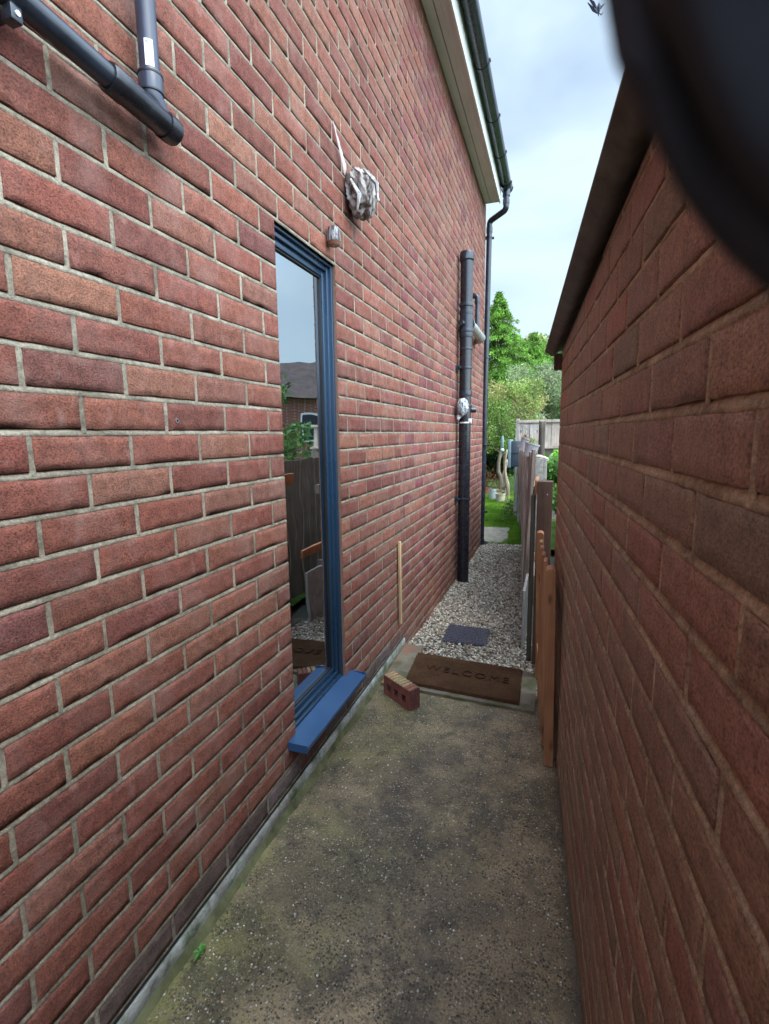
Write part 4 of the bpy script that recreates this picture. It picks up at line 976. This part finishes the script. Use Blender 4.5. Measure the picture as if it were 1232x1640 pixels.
# meter box on the fence
bx = empty('wall_box', (-.51, 7.0, -.45), 'dark slate box with a pale turquoise edge fixed to the garden fence', 'box')
mb = MB(); mb.box(-.565, -.445, 6.95, 7.25, -.445, -.105, bev=.006); mb.build('case', m_plain('slate_case', (.035, .05, .065), .4, .5, .15, 5), bx, autos=40)
mb = MB(); mb.box(-.600, -.563, 6.93, 7.27, -.455, -.085, bev=.005); mb.build('lid', m_plain('turquoise_lid', (.15, .22, .24), .4, .5, .15, 5), bx, autos=40)
mb = MB(); mb.box(-.562, -.448, 6.944, 6.951, -.27, -.262); mb.build('latch', M['gasket'], bx)
# far closeboard panel
fp = empty('closeboard_fence', (.2, 9.0, -1.5), 'tall pale closeboard fence panel facing down the passage at the back', 'fence')
mb = MB(); x = -.60; i = 0
while x < 2.6:
    mb.box(x, x+.098, 9.0+.008*(i % 2), 9.02+.008*(i % 2), -.22, .17, col=(1, 1, 1)); x += .088; i += 1
mb.build('boards', M['wood_panel'], fp)
mb = MB(); mb.box(-.62, 2.7, 8.97, 9.04, .17, .215, bev=.004); mb.build('capping', M['wood_panel'], fp)
mb = MB(); mb.box(-.60, 2.7, 8.96, 9.0, -.262, -.218, bev=.003); mb.build('gravel_board', M['wood_panel'], fp)
for px in (-.66, 1.2): mb = MB(); mb.box(px, px+.06, 8.98, 9.06, -1.5, .24, bev=.004); mb.build('post', M['wood_grey'], fp)
mb = MB(); mb.box(-.60, 2.7, 9.04, 9.06, -1.5, -.222); mb.build('lower_boards', M['wood_greybrown'], fp)
tr_ = empty('trellis', (-.40, 8.6, -.45), 'small grey timber trellis frame in front of the pale closeboard fence', 'trellis')
mb = MB(); mb.box(-.56, -.24, 8.6, 8.62, .085, .130); mb.box(-.56, -.24, 8.605, 8.625, .0, .045); mb.box(-.535, -.505, 8.585, 8.60, -.45, .13); mb.box(-.40, -.355, 8.585, 8.60, -.45, .13); mb.box(-.28, -.25, 8.585, 8.60, -.45, .13); mb.build('frame', M['wood_grey'], tr_)

# ------------------------------------------------------------------ vegetation
def leaves(P_, size, nrm=None, aspect=.5, r=rng, cols=None, jit=1.0):
    n = len(P_); a = r.normal(0, 1, (n, 3)) if nrm is None else nrm+r.normal(0, .5*jit, (n, 3)); a /= np.linalg.norm(a, axis=1)[:, None]
    b = r.normal(0, 1, (n, 3)); b -= a*(a*b).sum(1)[:, None]; b /= np.linalg.norm(b, axis=1)[:, None]; c = np.cross(a, b)
    s = size*r.uniform(.6, 1.3, (n, 1)) if np.isscalar(size) else size[:, None]*r.uniform(.6, 1.3, (n, 1))
    V = np.stack([P_-b*s, P_+c*s*aspect, P_+b*s, P_-c*s*aspect], 1).reshape(-1, 3); return V, np.arange(n*4).reshape(-1, 4)
GB = 1.75
def tree(name, base, clumps, nleaf, size, pal, label, cat='tree', trunk_h=None, trunk_r=.1, mat_t=None, group=None, limbs=6, aspect=.5, bark=None):
    e_ = empty(name, base, label, cat, group)
    w_ = np.array([c[3]**2 for c in clumps]); w_ = w_/w_.sum(); cnt = (w_*nleaf).astype(int); Ps = []; cs = []
    for (cx, cy, cz, rr), m_ in zip(clumps, cnt):
        d = rng.normal(0, 1, (m_, 3)); d /= np.linalg.norm(d, axis=1)[:, None]; rad = rr*rng.uniform(.55, 1.08, (m_, 1))
        p = np.array([cx, cy, cz])+d*rad*np.array([1, 1, .8]); Ps.append(p)
        kcol = np.array(pal[rng.integers(len(pal))])*rng.uniform(.75, 1.25); c = np.tile(kcol, (m_, 1))*rng.uniform(.4, 1.6, (m_, 1)); cs.append(c)
    Ps = np.concatenate(Ps); cs = np.concatenate(cs); V, Fc = leaves(Ps, size, aspect=aspect)
    mesh('crown', V, Fc, M['leaf'], e_, np.clip(cs*GB, 0, .8))
    mb = MB(); b = Vector(base); ctr = Vector(np.average(np.array([c[:3] for c in clumps]), axis=0, weights=w_)); top = Vector((b.x*.5+ctr.x*.5, b.y, trunk_h if trunk_h else ctr.z))
    pts = [b+(top-b)*t_+Vector((.1*trunk_r*10*mnoise.noise(Vector((t_*3, b.x, 1)))*.3, 0, 0)) for t_ in [i/8 for i in range(9)]]
    mb.tube(pts, [trunk_r*(1-.6*i/8) for i in range(9)], 10)
    for i in range(min(limbs, len(clumps))):
        c = clumps[i*len(clumps)//max(limbs, 1) % len(clumps)]; s_ = pts[4+i % 4]; mb.tube([s_, s_.lerp(Vector(c[:3]), .5)+Vector((0, 0, .05)), Vector(c[:3])], [trunk_r*.45, trunk_r*.28, trunk_r*.1], 7)
    mb.build('trunk', mat_t or M['bark'], e_, smooth=True); return e_
def cl(n, x, y, z, r0, r1, seed):
    q = np.random.default_rng(seed); return [(q.uniform(*x), q.uniform(*y), q.uniform(*z), q.uniform(r0, r1)) for _ in range(n)]
# conifer
def conifer(base, H, Rb, label, n=85000, seed=2):
    e_ = empty('conifer', base, label, 'tree'); q = np.random.default_rng(seed); Ps = []; cs = []; Ns = []
    nb = 420
    brm = MB()
    for i in range(nb):
        t_ = (i/nb)**.8; zh = H*(.06+.94*t_); L = Rb*(1-t_)**1.05*q.uniform(.5, 1.2)+.08; a = q.uniform(0, 6.283); m_ = int(n/nb*(L/Rb+.25)*1.2)
        s = q.random(m_)**.55; drop = .10-.32*s**2+.22*s*(t_ > .8)
        w2 = .16*L*(1.1-s)+.05
        lx = s*L; ly = q.normal(0, 1, m_)*w2; lz = drop*L+q.normal(0, .05, m_)
        x = lx*math.cos(a)-ly*math.sin(a); y_ = lx*math.sin(a)+ly*math.cos(a)
        Ps.append(np.stack([base[0]+x, base[1]+y_, base[2]+zh+lz], 1))
        c = np.array([.145, .30, .035])*q.uniform(.45, 1.3); cs.append(np.tile(c, (m_, 1))*(.30+1.0*s[:, None])*q.uniform(.8, 1.2, (m_, 1)))  # shade between branches painted into leaf colour, darker towards the trunk
        if i % 3 == 0: brm.tube([(base[0], base[1], base[2]+zh), (base[0]+L*.8*math.cos(a), base[1]+L*.8*math.sin(a), base[2]+zh-.05*L)], [.03, .008], 5)
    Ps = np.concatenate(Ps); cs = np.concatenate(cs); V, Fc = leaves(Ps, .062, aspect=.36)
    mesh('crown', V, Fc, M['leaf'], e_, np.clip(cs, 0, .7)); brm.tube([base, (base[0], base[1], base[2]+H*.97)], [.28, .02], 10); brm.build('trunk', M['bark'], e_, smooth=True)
conifer((-2.62, 24, -1.5), 7.6, 4.6, 'tall bright green conifer with a ragged pointed top beyond the lawn')
conifer((-1.20, 27, -1.5), 6.3, 4.2, 'lower spreading bright green conifer to the right of the tall pointed one', 80000, 5)
tree('broadleaf_tree', (-2.0, 36, -1.5), cl(60, (-4.0, 1.3), (34, 38), (.5, 5.9), .7, 1.4, 5), 34000, .16, [(.06, .11, .025), (.09, .14, .03), (.12, .16, .04)], 'rounded mid green tree standing far behind the conifer', trunk_r=.3)
tree('leafy_shrub', (-1.10, 12.2, -1.5), cl(70, (-1.95, -.45), (11.8, 13.4), (-.35, 1.15), .16, .36, 6), 30000, .026, [(.10, .16, .03), (.15, .20, .05), (.14, .21, .05), (.19, .18, .06), (.12, .19, .05)], 'bushy garden shrub with orange tinted leaf tips in front of the conifer', 'shrub', trunk_r=.045, limbs=10, mat_t=M['bark_pale'])
tree('dark_bush', (-1.75, 13.6, -1.5), cl(40, (-2.6, -1.0), (13.2, 14.2), (-1.2, .1), .2, .42, 8), 16000, .045, [(.018, .045, .012), (.025, .06, .018), (.03, .075, .02)], 'dark glossy evergreen bush low behind the pots at the end of the lawn', 'bush', trunk_r=.05)
tree('olive_tree', (-.45, 15.5, -1.5), cl(60, (-1.15, .35), (14.8, 16.2), (.15, 1.75), .2, .42, 9), 22000, .05, [(.15, .19, .09), (.19, .22, .12), (.11, .15, .06)], 'grey green narrow leaved tree above the closeboard fence', trunk_r=.07, aspect=.18, limbs=14)
tree('evergreen_tree', (1.2, 20, -1.5), cl(44, (-.6, 3.0), (19, 21.5), (-.6, 3.4), .5, 1.0, 10), 20000, .10, [(.05, .13, .03), (.07, .16, .05), (.04, .10, .03)], 'deep green tree rising behind the end of the garage roof', trunk_r=.14)
tree('laurel_bush', (.10, 5.7, -1.5), cl(26, (-.11, .55), (5.3, 6.1), (-.85, -.22), .07, .15, 11), 3200, .045, [(.10, .22, .03), (.14, .28, .05), (.07, .16, .03)], 'glossy bright green bush squeezed between the old fence and the garage corner', 'bush', trunk_r=.02, aspect=.42)
# hedge on the far left of the lawn closes the view
tree('garden_hedge', (-4.5, 17, -1.5), cl(60, (-8, -1.6), (16, 18), (-1.3, .9), .4, .8, 12), 22000, .07, [(.04, .10, .02), (.06, .13, .03)], 'long dark green hedge across the back of the lawn', 'hedge', trunk_r=.08)
# dead trunk sculpture
dt = empty('dead_trunk', (-1.02, 10.9, -1.48), 'pale bare twisted tree trunk standing on the lawn beside the pots', 'tree trunk')
mb = MB()
pts = [Vector((-.915+.03*math.sin(t_*7)-.04*t_, 10.6, -1.48+t_*1.15)) for t_ in [i/14 for i in range(15)]]
mb.tube(pts, [.016+.030*math.exp(-((i-5)/2.6)**2) for i in range(15)], 12)
pts = [Vector((-1.00+.02*math.sin(t_*9)+.05*t_, 10.62, -1.15+t_*.62)) for t_ in [i/8 for i in range(9)]]
mb.tube(pts, [.035-.002*i for i in range(9)], 10)
mb.build('trunk', M['bark_pale'], dt, smooth=True)
dt2 = MB(); pts = [Vector((-1.16+.12*t_*(1 if t_ < .5 else .2)+.03*math.sin(t_*8), 11.3, -1.48+t_*1.3)) for t_ in [i/10 for i in range(11)]]; dt2.tube(pts, [.055-.003*i for i in range(11)], 10)
tag(dt2.build('tree_stem', M['bark'], smooth=True), 'dark bare stem leaning left behind the pale dead trunk', 'tree trunk')
# pots
def pot(c, r0, r1, h, mat, label, plantc, nl=60, sp=.16, ht=.2):
    e_ = empty('flower_pot', c, label, 'flower pot', 'pots at the end of the lawn'); n = 22; V = []; Fc = []; mb = MB()
    for (rr, zz) in [(r0, 0), (r1, h*.85), (r1*1.08, h*.86), (r1*1.08, h), (r1*.95, h), (r1*.93, h*.9)]:
        for k in range(n): a = 2*math.pi*k/n; V.append((c[0]+rr*math.cos(a), c[1]+rr*math.sin(a), c[2]+zz))
    for j in range(5):
        for k in range(n): Fc.append((j*n+k, j*n+(k+1) % n, (j+1)*n+(k+1) % n, (j+1)*n+k))
    Fc.append(tuple(range(n))[::-1]); Fc.append(tuple(range(5*n, 6*n))); mb.add(V, Fc); mb.build('pot', mat, e_, autos=35)
    P_ = np.array([c[0], c[1], c[2]+h+ht*.4])+rng.normal(0, 1, (nl, 3))*np.array([sp*.5, sp*.5, ht*.4]); P_[:, 2] = np.maximum(P_[:, 2], c[2]+h*.95); V, Fc = leaves(P_, .035, aspect=.4)
    cs = np.array([plantc[i % len(plantc)] for i in range(nl)])*rng.uniform(.7, 1.3, (nl, 1)); mesh('plant', V, Fc, M['leaf'], e_, cs)
pot((-1.285, 11.35, -1.475), .075, .095, .26, m_plain('pale_blue_pot', (.38, .42, .42), .5, .4, .15, 8), 'pale bluish pot, left of the two light pots on the lawn', [(.06, .14, .03)])
pot((-1.085, 10.95, -1.475), .085, .100, .21, m_plain('cream_pot', (.45, .40, .30), .6, .3, .2, 8), 'squat cream pot, right of the pale bluish pot beside the dead trunk', [(.30, .22, .10), (.08, .14, .03)], 40, .14, .12)
pot((-1.58, 12.3, -1.475), .12, .15, .20, m_plain('terracotta_pot', (.35, .12, .07), .7, .3, .2, 8), 'terracotta pot holding a rust red leafy plant by the downpipe', [(.28, .07, .035), (.20, .05, .03), (.10, .10, .03)], 700, .42, .40)
# hanging bottle feeder
hf = empty('bird_feeder', (-1.00, 11.6, -.45), 'pale turquoise glass bottle feeder hanging in the shrub', 'bird feeder')
mb = MB(); mb.tube([(-1.10, 11.3, -.30), (-1.10, 11.3, -.24), (-1.10, 11.3, -.10), (-1.10, 11.3, -.05)], [.030, .034, .030, .012], 14); mb.build('bottle', m_plain('turquoise_glass', (.12, .22, .20), .15, .6, .1), hf, autos=40)
mb = MB(); V, Fc = crumple((-1.10, 11.3, -.36), .042, 2, .0, (1, 1, 1), 3); mb.add(V, Fc); mb.build('globe', m_plain('pale_globe', (.45, .55, .6), .15, .6, .1), hf, smooth=True)
mb = MB(); mb.tube([(-1.10, 11.3, -.05), (-1.10, 11.3, .25)], .003, 6); mb.build('hanger', M['iron'], hf)
# yellow flowers at the fence foot, and the weed by the wall
fl = empty('border_flowers', (-.72, 9.6, -1.47), 'low clump of leaves with small yellow flowers at the foot of the garden fence', 'flowers')
P_ = np.array([-.74, 9.5, -1.38])+rng.normal(0, 1, (700, 3))*np.array([.07, .4, .07]); P_[:, 2] = np.maximum(P_[:, 2], -1.46); V, Fc = leaves(P_, .035, aspect=.3); mesh('foliage', V, Fc, M['leaf'], fl, np.array([.09, .17, .03])*rng.uniform(.5, 1.5, (700, 1)))
P_ = np.array([-.76, 9.4, -1.33])+rng.normal(0, 1, (26, 3))*np.array([.06, .3, .05]); V, Fc = leaves(P_, .020, aspect=.8); mesh('blossom', V, Fc, M['leaf'], fl, np.tile([.6, .45, .03], (26, 1)))
wd = empty('weed', (-.825, .905, GZ), 'tiny bright green weed sprouting where the wall meets the path', 'weed')
mb = MB()
for (ax_, az, L_) in ((.3, .9, .030), (1.2, .5, .026), (-.4, .6, .034), (2.2, .7, .024), (3.6, .5, .022), (-1.3, .35, .030)):
    d = Vector((math.cos(ax_)*.6, math.sin(ax_), az)).normalized(); b_ = Vector((-.826, .905, GZ+.012)); sd_ = d.cross(Vector((0, 0, 1))).normalized()*.0055
    mb.add([b_, b_+d*L_*.45+sd_, b_+d*L_+Vector((0, 0, -.006)), b_+d*L_*.45-sd_], [(0, 1, 2, 3)], (.09, .30, .05))
mb.build('leaves', M['leaf'], wd, cols=True)
wd2 = MB()
for (ax_, az, L_) in ((.3, .9, .012), (2.2, .5, .013), (-1.4, .6, .012)):
    d = Vector((math.cos(ax_)*.6, math.sin(ax_), az)).normalized(); b_ = Vector((-.832, 1.10, GZ+.012)); sd_ = d.cross(Vector((0, 0, 1))).normalized()*.003
    wd2.add([b_, b_+d*L_*.45+sd_, b_+d*L_, b_+d*L_*.45-sd_], [(0, 1, 2, 3)], (.09, .28, .05))
tag(wd2.build('weed', M['leaf'], cols=True), 'pinhead sized green seedling further along the foot of the wall', 'weed')

# ------------------------------------------------------------------ neighbour's plot (seen in the window's reflection)
nh = empty('neighbour_house', (18, 27, -1.5), 'brown roofed brick house with white windows reflected in the window glass', 'house')
mb = MB(); Mh = Matrix.Translation((17, 27, -1.5)) @ Matrix.Rotation(R(-30), 4, 'Z')
mb.box(-7, 7, -4, 4, 0, 3.6, M=Mh); mb.build('wall', M['shell'], nh)
mb = MB(); mb.add([Mh @ Vector(p) for p in [(-7.4, -4.4, 3.5), (7.4, -4.4, 3.5), (7.4, 0, 6.0), (-7.4, 0, 6.0), (-7.4, 4.4, 3.5), (7.4, 4.4, 3.5)]], [(0, 1, 2, 3), (3, 2, 5, 4), (0, 3, 4), (1, 5, 2), (0, 4, 5, 1)]); mb.build('roof', m_plain('brown_tiles', (.07, .05, .045), .85, .2, .3, 2), nh)
for i in range(4):
    mb = MB(); mb.box(-5.8+i*3.2, -4.0+i*3.2, -4.06, -3.98, 1.2, 2.7, M=Mh); wo = mb.build('window', M['white_pvc'], nh)
    mb = MB(); mb.box(-5.7+i*3.2, -4.95+i*3.2, -4.08, -4.05, 1.3, 2.6, M=Mh); mb.box(-4.85+i*3.2, -4.1+i*3.2, -4.08, -4.05, 1.3, 2.6, M=Mh); mb.build('pane', m_plain('dark_glass', (.03, .04, .05), .1, .6, .1), wo)
tree('garden_tree', (6.5, 11.5, -1.5), cl(36, (4.6, 8.2), (10, 13), (-.9, 1.1), .35, .75, 14), 9000, .09, [(.06, .12, .03), (.09, .15, .04)], 'loose green bush standing in the neighbouring garden', 'bush', trunk_r=.08)
sf = empty('side_fence', (1.4, 5.0, -1.5), 'long brown close boarded fence of the garden behind the garage', 'fence')
mb = MB()
for i in range(44):
    y_ = 2.9+i*.13; x_ = .40-.03*(y_-3.5)+.006*(i % 2); mb.box(x_, x_+.016, y_, y_+.122, -1.5, -.22+.01*random.random())
mb.build('boards', M['wood_greybrown'], sf)

# ------------------------------------------------------------------ dark cloth hanging from the garage eaves, close to the lens
def ray(px, py): return Fw + R2*((px-616)/F_PX) - U2*((py-820)/F_PX)
edge = [(950, -260), (972, -120), (990, -10), (996, 25), (1018, 62), (1042, 110), (1066, 165), (1090, 210), (1112, 258), (1142, 300), (1172, 345), (1215, 392), (1258, 435), (1340, 490), (1450, 530)]
n_u = len(edge); V = []; Fc = []
rows = [(0, .0660, 0), (5, .0625, 0), (16, .0600, 0), (42, .0575, 0), (75, .0560, 0), (110, .0552, 0), (150, .0545, 0), (230, .0535, 0), (380, .052, 0), (620, .051, 0)]
for side in (0, 1):
    for (o_, dep, _) in rows:
        for i, (px, py) in enumerate(edge):
            px += 34; py -= 27
            ti = edge[min(i+1, n_u-1)]; tj = edge[max(i-1, 0)]; tx, ty = ti[0]-tj[0], ti[1]-tj[1]; ln = math.hypot(tx, ty); nx_, ny_ = ty/ln, -tx/ln
            fold = .0007*math.sin(o_*.03+i*.6)
            p = ray(px+nx_*o_, py+ny_*o_)*((dep+fold)*.42)
            if side: p = p + Fw*.004*(0.35 if o_ == 0 else 1)
            V.append(p)
nr_ = len(rows); q = nr_*n_u
for j in range(nr_-1):
    for i in range(n_u-1):
        s0 = j*n_u+i; Fc.append((s0, s0+1, s0+n_u+1, s0+n_u)); Fc.append((q+s0, q+s0+n_u, q+s0+n_u+1, q+s0+1))
for i in range(n_u-1): Fc.append((i, q+i, q+i+1, i+1)); s0 = (nr_-1)*n_u+i; Fc.append((s0, s0+1, q+s0+1, q+s0))
for j in range(nr_-1): s0 = j*n_u; Fc.append((s0, s0+n_u, q+s0+n_u, q+s0)); s0 = j*n_u+n_u-1; Fc.append((s0, q+s0, q+s0+n_u, s0+n_u))
t = NT('dark_cloth'); n = t.noise(60, 3); t.base(t.mix(t.ramp(n, [(.35, 0.0), (.65, 1.0)]), (.022, .024, .030), (.036, .039, .048)), .9, .2)
o = mesh('dark_cloth', V, Fc, t.m, None, None, True); tag(o, 'out of focus black cloth hanging close by in the top right corner', 'cloth')
md = o.modifiers.new('sub', 'SUBSURF'); md.levels = 2; md.render_levels = 2

# bird
bd = MB(); c = Vector((.60, 15, 10.20)); s = .62
Vb = [c+R2*a*s+U2*b*s+Fw*d_*s for a, b, d_ in [(0, -.32, 0), (.05, -.1, -.04), (.07, .1, -.05), (.02, .26, 0), (-.05, .1, .02), (-.05, -.12, .02), (.01, 0, .06), (.01, 0, -.08)]]
bd.add(Vb, [(0, 1, 7), (1, 2, 7), (2, 3, 7), (3, 4, 7), (4, 5, 7), (5, 0, 7), (1, 0, 6), (2, 1, 6), (3, 2, 6), (4, 3, 6), (5, 4, 6), (0, 5, 6)])
for (pts_) in ([(-.04, .05, 0), (-.18, .24, -.05), (-.40, .46, 0), (-.24, .22, .02), (-.05, -.08, 0)], [(-.03, -.05, 0), (-.2, .02, -.05), (-.42, .26, 0), (-.22, -.05, .02), (-.04, -.18, 0)], [(.05, .08, 0), (.14, .12, -.03), (.26, .24, 0), (.13, .04, 0), (.05, -.02, 0)], [(.04, -.16, 0), (.10, -.20, 0), (.22, -.10, 0), (.12, -.24, 0)]):
    P1_ = [c+R2*a*s+U2*b*s+Fw*d_*s for a, b, d_ in pts_]; P2_ = [p+Fw*.02 for p in P1_]; m_ = len(P1_)
    bd.add(P1_+P2_, [tuple(range(m_)), tuple(range(m_, 2*m_))[::-1]]+[(i, (i+1) % m_, (i+1) % m_+m_, i+m_) for i in range(m_)])
tag(bd.build('bird', m_plain('bird_feathers', (.03, .035, .06), .7, .3, .2)), 'small dark bird in flight high in the sky near the top right', 'bird')
scene.cycles.max_bounces = 8
